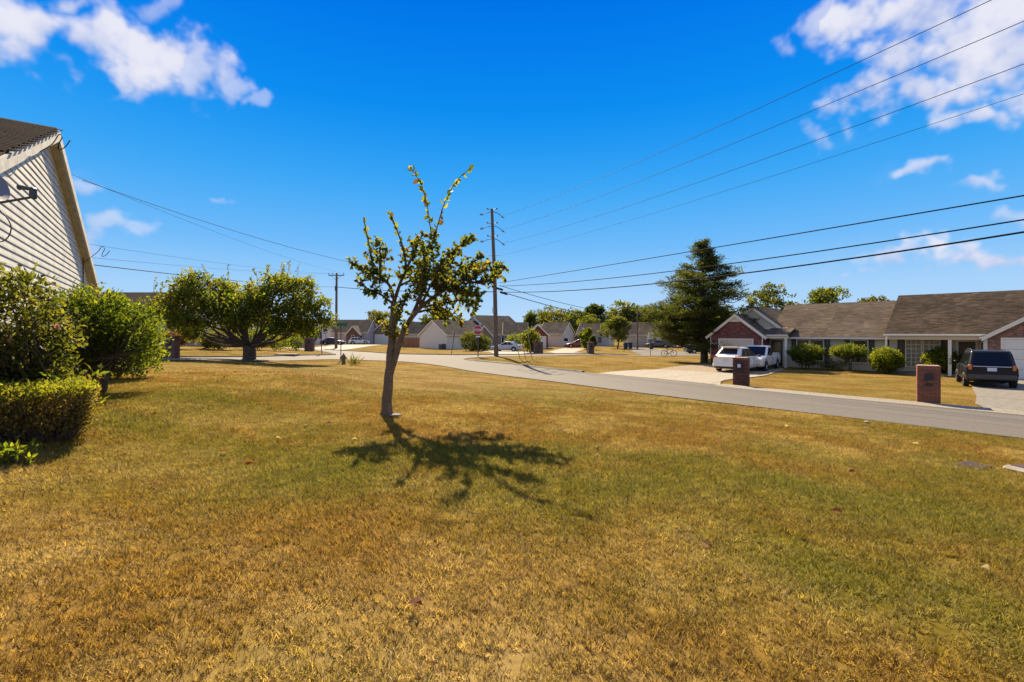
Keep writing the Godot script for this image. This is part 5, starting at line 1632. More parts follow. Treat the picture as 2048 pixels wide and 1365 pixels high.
func vehicles() -> void:
	# white crossover, tail to the street
	var t := vehicle("white_crossover", "white crossover parked tail to the street in front of the brick garage", on(13.95, -31.0), 43.0, {"cat": "car", "L": 4.65, "W": 1.85, "r": 0.35, "xr": 0.95, "xf": 3.72, "clear": 0.24, "paint": M.paint_white, "belt": [[0.0, 1.0], [0.5, 1.06], [3.2, 0.98], [3.9, 0.92], [4.5, 0.78], [4.65, 0.7]], "cabin": [0.1, 0.85, 2.1, 3.35, 1.64], "sidewin": [[0.1, 0.34, 0.06, 0.0], [0.37, 0.62], [0.65, 0.93, 0.0, -0.03]], "seams": [1.35, 2.3], "tail": 0.88, "tail_y": 1.0, "tail_w": 0.38, "tail_h": 0.19, "lamp_in": 0.03, "plate_y": 0.82, "rearlow": 0.26, "roofw": 0.68, "mirror": M.black})
	var sp := geo()
	sp.cbox(Vector3(0.72, 1.66, 0), Vector3(0.35, 0.05, 1.15), 0.02)
	part("spoiler", sp, M.paint_white, t)
	var an := geo()
	an.cbox(Vector3(1.1, 1.72, 0), Vector3(0.14, 0.08, 0.05), 0.02)
	part("antenna", an, M.black, t)
	var lb := geo()
	lb.cbox(Vector3(0.02, 0.36, 0), Vector3(0.14, 0.16, 1.5), 0.03)
	part("bumper_trim", lb, M.black, t)
	# white pickup, nose to the street
	var s := {"cat": "truck", "L": 5.3, "W": 1.85, "r": 0.37, "xr": 1.05, "xf": 4.3, "clear": 0.34, "paint": M.paint_white, "belt": [[0.0, 1.06], [2.25, 1.06], [2.3, 1.08], [4.1, 1.06], [4.95, 0.98], [5.3, 0.86]], "cabin": [2.05, 2.25, 3.15, 3.95, 1.74], "sidewin": [[0.08, 0.4], [0.46, 0.92, 0.0, -0.05]], "seams": [2.75], "tail": 0.97, "nose": 0.9, "crown": 0.03, "tail_y": 0.86, "tail_w": 0.2, "tail_h": 0.3, "head_y": 0.78, "bumper": M.chrome, "glass": M.glass_car, "mirror": M.black, "roofw": 0.8}
	t = vehicle("white_pickup", "white pickup truck facing the street beside the white crossover", on(19.6, -36.4), 229.0, s)
	var bed := geo()
	bed.box(Vector3(1.05, 1.085, 0), Vector3(1.85, 0.02, 1.4))
	part("cargo_bed", bed, M.black, t)
	for sd in [-0.8, 0.8]:
		var rl := geo()
		rl.cbox(Vector3(1.05, 1.12, sd), Vector3(2.05, 0.1, 0.1), 0.03)
		part("bed_rail", rl, M.paint_white, t)
	var tg := geo()
	tg.cbox(Vector3(0.04, 1.1, 0), Vector3(0.08, 0.12, 1.62), 0.02)
	part("tailgate", tg, M.paint_white, t)
	# black sport utility car at the right edge
	t = vehicle("black_car", "black boxy car with grey bumper parked on the grey driveway at the right", on(22.45, -22.2), 52.0, {"cat": "car", "L": 4.4, "W": 1.8, "r": 0.35, "xr": 0.85, "xf": 3.5, "clear": 0.3, "paint": M.paint_black, "belt": [[0.0, 1.04], [3.1, 1.04], [4.1, 0.96], [4.4, 0.86]], "cabin": [0.05, 0.42, 2.3, 3.15, 1.75], "sidewin": [[0.05, 0.29], [0.33, 0.6], [0.64, 0.93, 0.0, -0.05]], "seams": [1.35, 2.25], "tail": 0.97, "nose": 0.9, "tail_y": 0.98, "tail_h": 0.26, "tail_w": 0.16, "bumper": M.bumper_grey, "plate_y": 0.9, "roofw": 0.77, "lamp": M.lamp_amber, "plate_in": 0.0})
	for sd in [-0.62, 0.62]:
		var rk := geo()
		rk.tube(curve3([Vector3(0.5, 1.74, sd), Vector3(0.65, 1.81, sd), Vector3(2.1, 1.81, sd), Vector3(2.3, 1.75, sd)], 0.2), PackedFloat32Array([0.02]), 6)
		part("roof_rail", rk, M.black, t)
	var tr := geo()
	tr.cbox(Vector3(-0.015, 1.03, 0), Vector3(0.04, 0.04, 1.3), 0.012)
	part("tailgate_trim", tr, M.chrome, t)
	var hb := {"cat": "car", "L": 4.6, "W": 1.78, "r": 0.32, "xr": 0.95, "xf": 3.65, "clear": 0.2, "belt": [[0.0, 0.92], [0.5, 0.98], [3.2, 0.92], [3.9, 0.84], [4.45, 0.68], [4.6, 0.6]], "cabin": [0.35, 1.35, 2.35, 3.4, 1.44], "sidewin": [[0.22, 0.5, 0.08, 0.0], [0.53, 0.88, 0.0, -0.06]], "seams": [1.6, 2.6]}
	var mk := func(paint: Material, ov: Dictionary) -> Dictionary:
		var q := hb.duplicate()
		q.paint = paint
		q.merge(ov, true)
		return q
	vehicle("silver_car", "silver sedan in the pale driveway just right of the tall utility pole", on(1.4, -68.5), 176.0 - 15.0, mk.call(M.paint_silver, {}))
	vehicle("blue_car", "dark blue sedan beyond the brick mailbox on the left lawn", on(-39.2, -51.2, 0.02), 4.0, mk.call(M.paint_blue, {}))
	vehicle("white_car", "white car mostly hidden behind the limbs of the wide lawn tree", on(-36.3, -56.0, 0.1), 186.0, mk.call(M.paint_white, {}))
	vehicle("white_car", "small white car before the tan house with the brick garage gable", on(-36.6, -106.0), 20.0, mk.call(M.paint_white, {"belt": [[0.0, 1.0], [0.5, 1.05], [3.2, 0.98], [3.9, 0.9], [4.45, 0.75], [4.6, 0.65]], "cabin": [0.15, 0.8, 2.3, 3.4, 1.66], "sidewin": [[0.1, 0.36], [0.4, 0.62], [0.66, 0.92]], "r": 0.36}))
	vehicle("dark_car", "dark blue car before the red brick gable left of the wooden pole", on(-37.0, -92.0), 8.0, mk.call(M.paint_blue, {}))
	vehicle("red_car", "red hatchback in the far driveway in front of the woods", on(14.6, -87.5), 168.0, mk.call(M.paint_red, {"cabin": [0.15, 0.6, 2.3, 3.5, 1.6], "belt": [[0.0, 0.98], [0.5, 1.0], [3.4, 0.95], [4.0, 0.86], [4.45, 0.7], [4.6, 0.6]], "sidewin": [[0.08, 0.36], [0.4, 0.64], [0.68, 0.93]]}))
	vehicle("white_van", "white van beside the red hatchback", on(10.6, -94.0), 95.0, mk.call(M.paint_white, {"cabin": [0.1, 0.3, 2.6, 3.7, 1.85], "belt": [[0.0, 1.05], [3.6, 1.05], [4.2, 0.95], [4.6, 0.75]], "sidewin": [[0.06, 0.34], [0.38, 0.64], [0.68, 0.93]]}))
	vehicle("dark_car", "dark grey car in the cul-de-sac left of the cedar", on(29.8, -89.0), 160.0, mk.call(M.paint_grey, {}))
	vehicle("green_car", "dark green van parked behind the lower cedar branches", on(27.6, -63.0), 178.0, mk.call(M.paint_green, {"cabin": [0.1, 0.4, 2.5, 3.7, 1.75], "belt": [[0.0, 1.0], [3.6, 1.0], [4.2, 0.9], [4.6, 0.7]], "sidewin": [[0.06, 0.34], [0.38, 0.64], [0.68, 0.93]]}))
	# bicycle left standing by the sign
	bicycle()

func bicycle() -> void:
	var t := thing("bicycle", "black bicycle standing on the lawn edge below the speed limit sign", "bicycle", on(17.5, -54.6), -8.0)
	var R := 0.34
	for x in [0.0, 1.08]:
		var o := Node3D.new()
		o.name = numbered("wheel", t)
		t.add_child(o, true)
		o.position = Vector3(x, R, 0)
		var g := geo()
		var pts := PackedVector3Array()
		for k in 25: pts.append(Vector3(cos(TAU * k / 24.0) * R, sin(TAU * k / 24.0) * R, 0))
		g.tube(pts, PackedFloat32Array([0.032]), 6, false)
		part("tyre", g, M.rubber, o)
		var sp := geo()
		for k in 12:
			var d := Vector3(cos(TAU * k / 12.0), sin(TAU * k / 12.0), 0)
			sp.tube(PackedVector3Array([d * 0.03, d * R]), PackedFloat32Array([0.004]), 4, false)
		part("spokes", sp, M.metal_grey, o)
	var f := geo()
	var bb := Vector3(0.46, 0.3, 0)
	var seat := Vector3(0.32, 0.78, 0)
	var head := Vector3(0.88, 0.82, 0)
	for q in [[bb, seat], [seat, head], [bb, Vector3(0.9, 0.7, 0)], [Vector3(0, R, 0), bb], [Vector3(0, R, 0), seat], [Vector3(1.08, R, 0), Vector3(0.86, 0.95, 0)]]:
		f.tube(PackedVector3Array([q[0], q[1]]), PackedFloat32Array([0.024]), 6)
	part("frame", f, M.black, t)
	board("saddle", t, M.black, Vector3(0.28, 0.92, 0), Vector3(0.28, 0.07, 0.15), 0.025)
	var sp2 := geo()
	sp2.tube(PackedVector3Array([seat, Vector3(0.29, 0.9, 0)]), PackedFloat32Array([0.015]), 6)
	part("seat_post", sp2, M.metal_grey, t)
	var hb := geo()
	hb.tube(curve3([Vector3(0.8, 1.02, -0.3), Vector3(0.86, 1.0, -0.1), Vector3(0.86, 1.0, 0.1), Vector3(0.8, 1.02, 0.3)], 0.1), PackedFloat32Array([0.016]), 6)
	part("handlebar", hb, M.black, t)
	var cr := geo()
	cr.lathe(PackedVector2Array([Vector2(0, -0.01), Vector2(0.1, -0.01), Vector2(0.1, 0.01), Vector2(0, 0.01)]), 14, Transform3D(Basis(Vector3.RIGHT, PI / 2), bb + Vector3(0, 0, 0.05)))
	part("chainring", cr, M.metal_grey, t)

# ---------------------------------------------------------------- street furniture
func brick_mailbox(label: String, at: Vector3, yaw: float, brick: Array) -> Node3D:
	rng.seed = 300
	var t := thing("brick_mailbox", label, "mailbox", at, yaw, "brick mailboxes")
	var w := 0.62
	var d := 0.58
	var core := geo()
	core.box(Vector3(0, 0.66, 0), Vector3(w - 0.03, 1.3, d - 0.03))
	part("mortar_core", core, M.mortar, t)
	var unit := BoxMesh.new()
	for row in 18:
		var y := 0.05 + row * 0.0695
		for s in 4:
			# corners interlock: one pair of faces runs through, the other butts against it
			var len := w if s % 2 == 0 else d
			var off := d * 0.5 if s % 2 == 0 else w * 0.5
			if row % 2 != s % 2: len -= 0.19
			var b := Basis(Vector3.UP, PI / 2 * s)
			var n := 3 if len > 0.5 else 2
			for k in n:
				var o := MeshInstance3D.new()
				o.mesh = unit
				o.material_override = brick[rng.randi() % brick.size()]
				o.name = numbered("brick", t)
				var wid := len / n - 0.009
				o.transform = Transform3D(b.scaled_local(Vector3(wid, 0.059, 0.088)), b * Vector3(-len * 0.5 + len * (k + 0.5) / n, 0, off - 0.044 + rng.randf_range(-0.001, 0.002)) + Vector3(0, y, 0))
				t.add_child(o, true)
	board("cap_course", t, brick[0], Vector3(0, 1.315, 0), Vector3(w + 0.02, 0.06, d + 0.02), 0.01)
	board("cap_mortar", t, M.mortar, Vector3(0, 1.352, 0), Vector3(w - 0.06, 0.02, d - 0.06), 0.008)
	var door := geo()
	var poly := PackedVector2Array([Vector2(-0.12, 0), Vector2(0.12, 0), Vector2(0.12, 0.14)])
	for k in 9:
		var a := PI * k / 8.0
		poly.append(Vector2(cos(a) * 0.12, 0.14 + sin(a) * 0.12))
	poly.append(Vector2(-0.12, 0.14))
	door.prism(poly, 0.0, 0.05, Transform3D(Basis(), Vector3(0.0, 0.85, d * 0.5 - 0.02)))
	part("mailbox_door", door, M.black, t)
	board("paper_slot", t, M.black, Vector3(0.0, 0.7, d * 0.5), Vector3(0.2, 0.1, 0.03), 0.005)
	return t

func small_pillar(label: String, at: Vector3, m: Material, h := 1.3, w := 0.75) -> void:
	var t := thing("brick_mailbox", label, "mailbox", at, 10.0, "brick mailboxes")
	board("pillar", t, m, Vector3(0, h * 0.5, 0), Vector3(w, h, w), 0.02)
	board("cap_course", t, m, Vector3(0, h + 0.03, 0), Vector3(w + 0.06, 0.07, w + 0.06), 0.02)
	board("mailbox_door", t, M.black, Vector3(0, h * 0.72, w * 0.5 + 0.01), Vector3(0.24, 0.26, 0.04), 0.03)

func text(s: String, size: float, m: Material, p: Node3D, at: Vector3, nm := "lettering") -> void:
	var f := SystemFont.new()
	f.font_names = PackedStringArray(["Droid Sans"])
	f.font_weight = 700
	var t := TextMesh.new()
	t.text = s
	t.font = f
	t.font_size = 64
	t.pixel_size = size / 64.0
	t.depth = 0.004
	t.curve_step = 2.0
	var o := part(nm, t, m, p)
	o.position = at

func street_furniture() -> void:
	brick_mailbox("dark red brick mailbox with a pale plate beside the white concrete driveway", on(10.82, -22.4), -38.0, [M.brick_a, M.brick_b, M.brick_c, M.brick_d])
	var mb := get_node("brick_mailbox")
	board("number_plate", mb, M.plate, Vector3(-0.02, 0.98, 0.345), Vector3(0.14, 0.16, 0.01), 0.004)
	brick_mailbox("orange-red brick mailbox with black arched door nearest the black car", on(14.6, -16.65), -38.0, [M.brick_e, M.brick_f, M.brick_e, M.brick_g])
	small_pillar("dark brick mailbox pillar on the lawn beyond the left side street", on(-20.5, -28.6), M.brick_dark_tex, 1.28, 0.62)
	small_pillar("squat brick mailbox beside the small leafy sapling", on(2.72, -49.3), M.brick_dark_tex, 1.15, 0.85)
	small_pillar("narrow red brick mailbox at the far kerb of the right side street", on(8.17, -49.4), M.brick_dark_tex, 1.2, 0.6)
	small_pillar("dark brick mailbox pillar past the left lawn corner", on(-20.3, -47.6), M.brick_dark_tex, 1.25, 0.8)
	small_pillar("pale stone mailbox pillar left of the dark brick pillar past the left lawn corner", on(-25.6, -57.6), M.stone_pale, 1.1, 0.7)
	# stop sign
	var t := thing("stop_sign", "red octagonal stop sign on a thin post at the lawn corner", "sign", on(-2.9, -40.6), -4.0)
	var g := geo()
	g.tube(PackedVector3Array([Vector3(0, -0.2, 0), Vector3(-0.02, 2.8, 0)]), PackedFloat32Array([0.045]), 8)
	part("post", g, M.metal_post, t)
	var oct := PackedVector2Array()
	var oct2 := PackedVector2Array()
	for k in 8:
		var a := PI / 8 + TAU * k / 8.0
		oct.append(Vector2(cos(a), sin(a)) * 0.42)
		oct2.append(Vector2(cos(a), sin(a)) * 0.388)
	g = geo(); g.prism(oct, 0.05, 0.056, Transform3D(Basis(), Vector3(-0.02, 2.3, 0)))
	var fa := part("sign_face", g, M.sign_white, t)
	g = geo(); g.prism(oct2, 0.058, 0.061, Transform3D(Basis(), Vector3(-0.02, 2.3, 0)))
	part("red_field", g, M.sign_red, fa)
	text("STOP", 0.30, M.sign_white, fa, Vector3(-0.02, 2.3, 0.066))
	board("base_plate", t, M.sign_white, Vector3(-0.02, 1.74, 0.055), Vector3(0.36, 0.12, 0.01), 0.004)
	# street name sign
	t = thing("street_sign", "green street name blade on a thin post near the hydrant", "sign", on(-11.75, -32.6), 14.0)
	g = geo()
	g.tube(PackedVector3Array([Vector3(0, -0.2, 0), Vector3(0, 2.55, 0)]), PackedFloat32Array([0.03]), 8)
	part("post", g, M.metal_post, t)
	board("name_blade", t, M.sign_green, Vector3(0, 2.5, 0.03), Vector3(0.8, 0.2, 0.012), 0.005)
	board("name_blade", t, M.sign_green, Vector3(0, 2.72, 0.0), Vector3(0.012, 0.2, 0.8), 0.005)
	# dark thin post with its sign edge on, at the left corner
	t = thing("sign_post", "thin dark sign post seen edge-on at the left lawn corner", "post", on(-14.95, -37.1))
	g = geo(); g.tube(PackedVector3Array([Vector3(0.1, -0.2, 0), Vector3(0.0, 1.85, 0)]), PackedFloat32Array([0.035]), 8)
	part("post", g, M.metal_post, t)
	board("sign_plate", t, M.metal_post, Vector3(-0.01, 1.55, 0.0), Vector3(0.03, 0.6, 0.5), 0.005)
	t = thing("sign_post", "thin post with the pale back of a sign beside the main street's far stretch", "post", on(-30.0, -76.5))
	g = geo(); g.tube(PackedVector3Array([Vector3(0, -0.2, 0), Vector3(0, 2.4, 0)]), PackedFloat32Array([0.045]), 8)
	part("post", g, M.metal_post, t)
	board("sign_plate", t, M.metal_grey, Vector3(0, 2.5, 0.05), Vector3(0.6, 0.75, 0.01), 0.004)
	# speed limit
	t = thing("speed_sign", "white speed limit sign above the bicycle", "sign", on(16.1, -55.2), 6.0)
	g = geo(); g.tube(PackedVector3Array([Vector3(0, -0.2, 0), Vector3(0, 2.7, 0)]), PackedFloat32Array([0.035]), 8)
	part("post", g, M.metal_post, t)
	var pl := board("sign_plate", t, M.sign_white, Vector3(0, 2.35, 0.05), Vector3(0.61, 0.76, 0.012), 0.004)
	text("SPEED", 0.12, M.black, pl, Vector3(0, 2.62, 0.06))
	text("LIMIT", 0.12, M.black, pl, Vector3(0, 2.48, 0.06))
	text("25", 0.36, M.black, pl, Vector3(0, 2.2, 0.06))
	# leaning thin post on the far lawn
	t = thing("guy_wire_guard", "dark leaning wire guard on the lawn before the white-walled house", "post", on(-5.7, -44.8))
	g = geo(); g.tube(PackedVector3Array([Vector3(-0.05, -0.1, 0), Vector3(0.32, 2.2, 0)]), PackedFloat32Array([0.035]), 6)
	part("guard_tube", g, M.metal_post, t)
	# yellow guy guards at the tall pole
	var k := 0
	for q in [[0.66, -38.6, -0.48, 2.1, "nearest to the tall pole"], [1.12, -37.6, -0.62, 2.8, "middle and tallest of the trio right of the tall pole"], [1.62, -37.9, -0.42, 2.6, "outermost from the tall pole"]]:
		t = thing("guy_wire_guard", "weathered leaning guy wire guard, " + q[4], "post", on(q[0], q[1]), 0.0, "guy wire guards by the tall pole")
		g = geo(); g.tube(PackedVector3Array([Vector3(0, -0.1, 0), Vector3(q[2], q[3], 0)]), PackedFloat32Array([0.032]), 6)
		part("guard_tube", g, M.guard_yellow, t)
		k += 1
	# hydrant
	t = thing("fire_hydrant", "weathered yellow fire hydrant beside the street name post", "hydrant", on(-10.75, -30.3))
	g = geo()
	g.lathe(PackedVector2Array([Vector2(0.17, -0.05), Vector2(0.17, 0.03), Vector2(0.12, 0.05), Vector2(0.12, 0.44), Vector2(0.15, 0.46), Vector2(0.15, 0.5), Vector2(0.12, 0.52), Vector2(0.09, 0.6), Vector2(0.035, 0.64), Vector2(0.03, 0.7), Vector2(0, 0.7)]), 14, Transform3D())
	part("barrel", g, M.hydrant, t)
	for a in [0.0, PI, PI * 1.5]:
		g = geo()
		g.lathe(PackedVector2Array([Vector2(0.055, 0.1), Vector2(0.055, 0.18), Vector2(0.065, 0.18), Vector2(0.065, 0.22), Vector2(0, 0.22)]), 10, Transform3D(Basis(Vector3.UP, a) * Basis(Vector3(0, 0, 1), -PI / 2), Vector3(0, 0.38, 0)))
		part("outlet_cap", g, M.hydrant, t)
	# bins
	for q in [[-25.4, -106.6, "dark wheeled bin by the white garage door of the tan house"], [19.4, -81.0, "dark wheeled bin under the small cul-de-sac tree"], [20.8, -83.5, "second dark wheeled bin, behind the one under the cul-de-sac tree"], [23.3, -79.5, "dark bin standing left of the speed limit sign post"]]:
		t = thing("wheeled_bin", q[2], "bin", on(q[0], q[1]))
		g = geo()
		g.prism(PackedVector2Array([Vector2(-0.25, 0.05), Vector2(0.25, 0.05), Vector2(0.32, 1.0), Vector2(-0.32, 1.0)]), -0.3, 0.3)
		part("bin_body", g, M.bin, t)
		board("lid", t, M.bin, Vector3(0, 1.04, 0.02), Vector3(0.7, 0.08, 0.72), 0.02)
	t = thing("post_mailbox", "small dark mailbox on a wooden post in the cul-de-sac", "mailbox", on(16.4, -69.5))
	board("post", t, M.wood_pole, Vector3(0, 0.5, 0), Vector3(0.1, 1.1, 0.1), 0.01)
	board("mail_box", t, M.black, Vector3(0, 1.12, 0), Vector3(0.22, 0.24, 0.5), 0.05)
	# equipment against the white house
	t = thing("air_conditioner", "dark air conditioner against the white-walled house", "air conditioner", on(-11.3, -77.0), 38.0)
	board("case", t, M.metal_dark, Vector3(0, 0.45, 0), Vector3(0.9, 0.9, 0.9), 0.05)
	board("fan_grille", t, M.black, Vector3(0, 0.91, 0), Vector3(0.7, 0.03, 0.7), 0.01)
	# meter covers at the lower right
	t = thing("valve_box", "purple-grey ribbed valve box lid set flush in the lawn", "utility cover", on(6.36, -6.55, 0.012), 24.0)
	t.rotation.x = 0.06
	board("rim", t, M.valve_rim, Vector3(0, -0.02, 0), Vector3(0.46, 0.05, 0.32), 0.012)
	for i in 6:
		board("lid_slat", t, M.valve_lid, Vector3(-0.17 + i * 0.068, 0.008, 0), Vector3(0.055, 0.02, 0.26), 0.005)
	t = thing("meter_box", "pale concrete meter box with dark lid at the right edge of the lawn", "utility cover", on(6.92, -6.32, 0.0), 10.0)
	board("frame", t, M.concrete, Vector3(0, 0.02, 0), Vector3(0.5, 0.12, 0.36), 0.035)
	board("lid", t, M.valve_lid, Vector3(0, 0.082, 0), Vector3(0.36, 0.02, 0.24), 0.005)
	board("lid_plate", t, M.valve_rim, Vector3(0.06, 0.095, 0), Vector3(0.16, 0.014, 0.12), 0.004)
	# stones and fallen things on the lawn
	rng.seed = 61
	for q in [[-2.08, -8.5, 0.07, "pale stone lying against the foot of the pear tree", "rock"], [8.15, -10.9, 0.05, "pale crumpled litter at the near edge of the street", "litter"]]:
		g = geo()
		var pr := []
		for r in 5:
			var ring := PackedVector3Array()
			for c in 9:
				var a := TAU * c / 9.0
				var s: float = q[2] * sin(PI * (r + 0.5) / 5.0) * rng.randf_range(0.75, 1.15)
				ring.append(Vector3(cos(a) * s * 1.5, -cos(PI * (r + 0.5) / 5.0) * q[2] * 0.4 + 0.02, sin(a) * s))
			ring.reverse()
			pr.append(ring)
		var rr: Array[PackedVector3Array] = []
		for r in pr: rr.append(r)
		g.loft(rr)
		solo(q[4], g, M.stone_pale, q[3], q[4], "", "", on(q[0], q[1], 0.03))
	g = geo(true)
	for i in 90:
		var d := sqrt(rng.randf_range(4.0, 196.0))
		var x := rng.randf_range(-1.0, 1.0) * d
		if i < 34:
			x = rng.randf_range(-3.6, 1.4); d = rng.randf_range(6.0, 10.5)
		if paved(x, -d): continue
		var o := on(x, -d, rng.randf_range(0.03, 0.05))
		g.col = [Color(0.16, 0.05, 0.02), Color(0.30, 0.17, 0.06), Color(0.26, 0.10, 0.03), Color(0.42, 0.33, 0.19)][rng.randi() % 4]
		g.leaf(o, (rvec() * Vector3(1, 0.25, 1)).normalized(), (rvec() * 0.5 + Vector3.UP).normalized(), rng.randf_range(0.05, 0.1), 0.06, true)
	solo("fallen_leaves", g, M.leaf_dull, "dry brown and orange leaves scattered over the front lawn", "leaves", "", "stuff")
	var bl := geo(true)
	bl.col = Color(0.17, 0.055, 0.02)
	bl.leaf(Vector3.ZERO, Vector3(0.9, 0.15, 0.3).normalized(), Vector3.UP, 0.085, 0.07, true)
	solo("dead_leaf", bl, M.leaf_dull, "single dark brown dead leaf lying on the near grass below the tree shadow", "leaf", "", "", on(-0.53, -2.42, 0.055))

# ---------------------------------------------------------------- poles and lines
func line_between(nm: String, label: String, a: Vector3, b: Vector3, sag: float, r: float, m: Material, group := "overhead lines", onward := false) -> void:
	if onward:   # the same curve carried on towards the next pole, out of the picture
		b = a + (b - a) * 1.6 + Vector3(0, 3.84 * sag, 0)
		sag *= 2.56
	var pts := PackedVector3Array()
	for i in 25:
		var f := i / 24.0
		pts.append((b - a) * f - Vector3(0, 4.0 * sag * f * (1.0 - f), 0))
	var g := geo()
	g.tube(pts, taper(25, r * 0.8, r), 6)
	solo(nm, g, m, label, "cable", group, "", a)

func poles() -> void:
	# tall pole at the stop sign corner
	var base := on(-1.39, -42.2)
	var t := thing("utility_pole", "tall wooden utility pole with three tiers of insulators at the lawn corner", "utility pole", base)
	var g := geo()
	g.tube(PackedVector3Array([Vector3(0, -0.5, 0), Vector3(-0.14, 6.5, 0), Vector3(-0.4, 13.1, 0)]), PackedFloat32Array([0.21, 0.17, 0.12]), 12)
	part("shaft", g, M.wood_pole, t)
	var k := 0
	for y in [12.5, 11.25, 10.1]:
		var cx: float = -0.02 * y - 0.14
		for s in [-1.0, 1.0]:
			var arm := geo()
			arm.tube(curve3([Vector3(cx, y + 0.35, 0), Vector3(cx + s * 0.4, y + 0.28, 0.05), Vector3(cx + s * 0.85, y + (-0.05 if s > 0 else 0.1), 0.1)], 0.2), PackedFloat32Array([0.03]), 6)
			arm.tube(PackedVector3Array([Vector3(cx, y + 0.5, 0), Vector3(cx + s * 0.42, y + 0.62, 0)]), PackedFloat32Array([0.025]), 5)
			part("bracket", arm, M.metal_dark, t)
			var ins := geo()
			for j in 3:
				var o := Vector3(cx + s * (0.85 + j * 0.09), y + (-0.08 - j * 0.05 if s > 0 else 0.1), 0.1)
				ins.lathe(PackedVector2Array([Vector2(0, -0.03), Vector2(0.09, -0.03), Vector2(0.11, 0.0), Vector2(0.09, 0.03), Vector2(0, 0.03)]), 9, Transform3D(Basis(Vector3(0, 0, 1), PI / 2 + (0.5 if s > 0 else 0.0)), o))
			ins.lathe(PackedVector2Array([Vector2(0, 0), Vector2(0.07, 0.02), Vector2(0.08, 0.1), Vector2(0.03, 0.16), Vector2(0, 0.16)]), 9, Transform3D(Basis(), Vector3(cx + s * 0.42, y + 0.56, 0)))
			part("insulator", ins, M.insulator, t)
	for y in [8.95]:
		var pg := geo()
		pg.tube(PackedVector3Array([Vector3(-0.75, y, 0), Vector3(0.35, y, 0)]), PackedFloat32Array([0.02]), 5)
		part("bracket", pg, M.metal_dark, t)
	for q in [[0.28, 6.0], [0.7, 5.62]]:
		var cl := geo()
		cl.tube(PackedVector3Array([Vector3(q[0] - 0.35, q[1] + 0.1, 0.05), Vector3(q[0] + 0.3, q[1] - 0.1, 0.1)]), PackedFloat32Array([0.1]), 8)
		part("splice_case", cl, M.black, t)
	board("junction_box", t, M.metal_grey, Vector3(-0.26, 4.1, 0.1), Vector3(0.16, 0.5, 0.16), 0.02)
	# smaller wooden pole across the junction
	var b2 := on(-26.41, -71.5)
	var p2 := thing("utility_pole", "wooden utility pole with a crossarm across the junction", "utility pole", b2)
	g = geo()
	g.tube(PackedVector3Array([Vector3(-0.1, -0.5, 0), Vector3(0.0, 11.35, 0)]), PackedFloat32Array([0.22, 0.14]), 10)
	part("shaft", g, M.wood_pole, p2)
	board("crossarm", p2, M.wood_pole, Vector3(0, 11.0, 0.14), Vector3(2.4, 0.14, 0.1), 0.02)
	for x in [-1.1, -0.55, 1.1]:
		var ins := geo()
		ins.lathe(PackedVector2Array([Vector2(0.02, 0), Vector2(0.02, 0.1), Vector2(0.08, 0.12), Vector2(0.09, 0.2), Vector2(0.03, 0.28), Vector2(0, 0.28)]), 8, Transform3D(Basis(), Vector3(x, 11.07, 0.14)))
		part("insulator", ins, M.insulator, p2)
	for s in [-1.0, 1.0]:
		var br := geo()
		br.tube(PackedVector3Array([Vector3(s * 0.75, 10.95, 0.16), Vector3(0, 10.2, 0.2)]), PackedFloat32Array([0.025]), 5)
		part("arm_brace", br, M.metal_dark, p2)
	board("transformer_box", p2, M.metal_dark, Vector3(0.02, 9.0, 0.25), Vector3(0.35, 0.8, 0.35), 0.08)
	# far pole by the cul-de-sac
	var b3 := on(20.6, -78.0)
	var p3 := thing("utility_pole", "thin far utility pole beside the cul-de-sac tree", "utility pole", b3)
	g = geo()
	g.tube(PackedVector3Array([Vector3(0, -0.5, 0), Vector3(0.0, 7.2, 0)]), PackedFloat32Array([0.16, 0.1]), 8)
	part("shaft", g, M.wood_pole, p3)
	board("crossarm", p3, M.wood_pole, Vector3(0.2, 6.7, 0.1), Vector3(1.1, 0.1, 0.08), 0.02)
	for x in [-0.2, 0.65]:
		var ins := geo()
		ins.lathe(PackedVector2Array([Vector2(0.02, 0), Vector2(0.07, 0.1), Vector2(0.08, 0.2), Vector2(0, 0.24)]), 8, Transform3D(Basis(), Vector3(x, 6.75, 0.1)))
		part("insulator", ins, M.insulator, p3)
	# lines: to the right along the main street
	var top := base + Vector3(0, 0, 0.1)
	var ends := [[12.45, 0.5, Vector3(11.6, 8.95, -9.2), "uppermost of the four thin lines crossing the upper right sky", 0.35], [11.2, 0.52, Vector3(12.6, 8.62, -9.3), "second of the four thin lines crossing the upper right sky", 0.35], [10.0, 0.55, Vector3(13.5, 8.07, -9.9), "third of the four thin lines crossing the upper right sky", 0.35], [8.95, 0.35, Vector3(14.2, 7.67, -10.6), "lowest and faintest of the four thin lines crossing the upper right sky", 0.3]]
	for q in ends:
		var r := 0.0095 if q[0] > 9.0 else 0.007
		line_between("power_line", q[3], top + Vector3(q[1], q[0], 0), q[2], q[4], r, M.cable, "lines from the tall pole over the street", true)
	for q in [[6.55, Vector3(14.8, 5.26, -12.6), 0.03, "upper of the three heavy cables running right past the cedar", 0.024], [6.25, Vector3(15.2, 4.7, -13.0), 0.4, "middle of the three heavy cables running right past the cedar", 0.026], [5.72, Vector3(15.4, 4.4, -13.2), 0.55, "lowest and thickest of the three heavy cables running right past the cedar", 0.034]]:
		line_between("telephone_cable", q[3], base + Vector3(0.3, q[0], 0), q[1], q[2], q[4], M.cable, "heavy cables from the tall pole", true)
	# to the far pole
	line_between("telephone_cable", "cable dropping from the tall pole to the far pole, upper one", base + Vector3(0.3, 6.3, 0), b3 + Vector3(0, 5.6, 0), 0.5, 0.03, M.cable, "cables to the far pole")
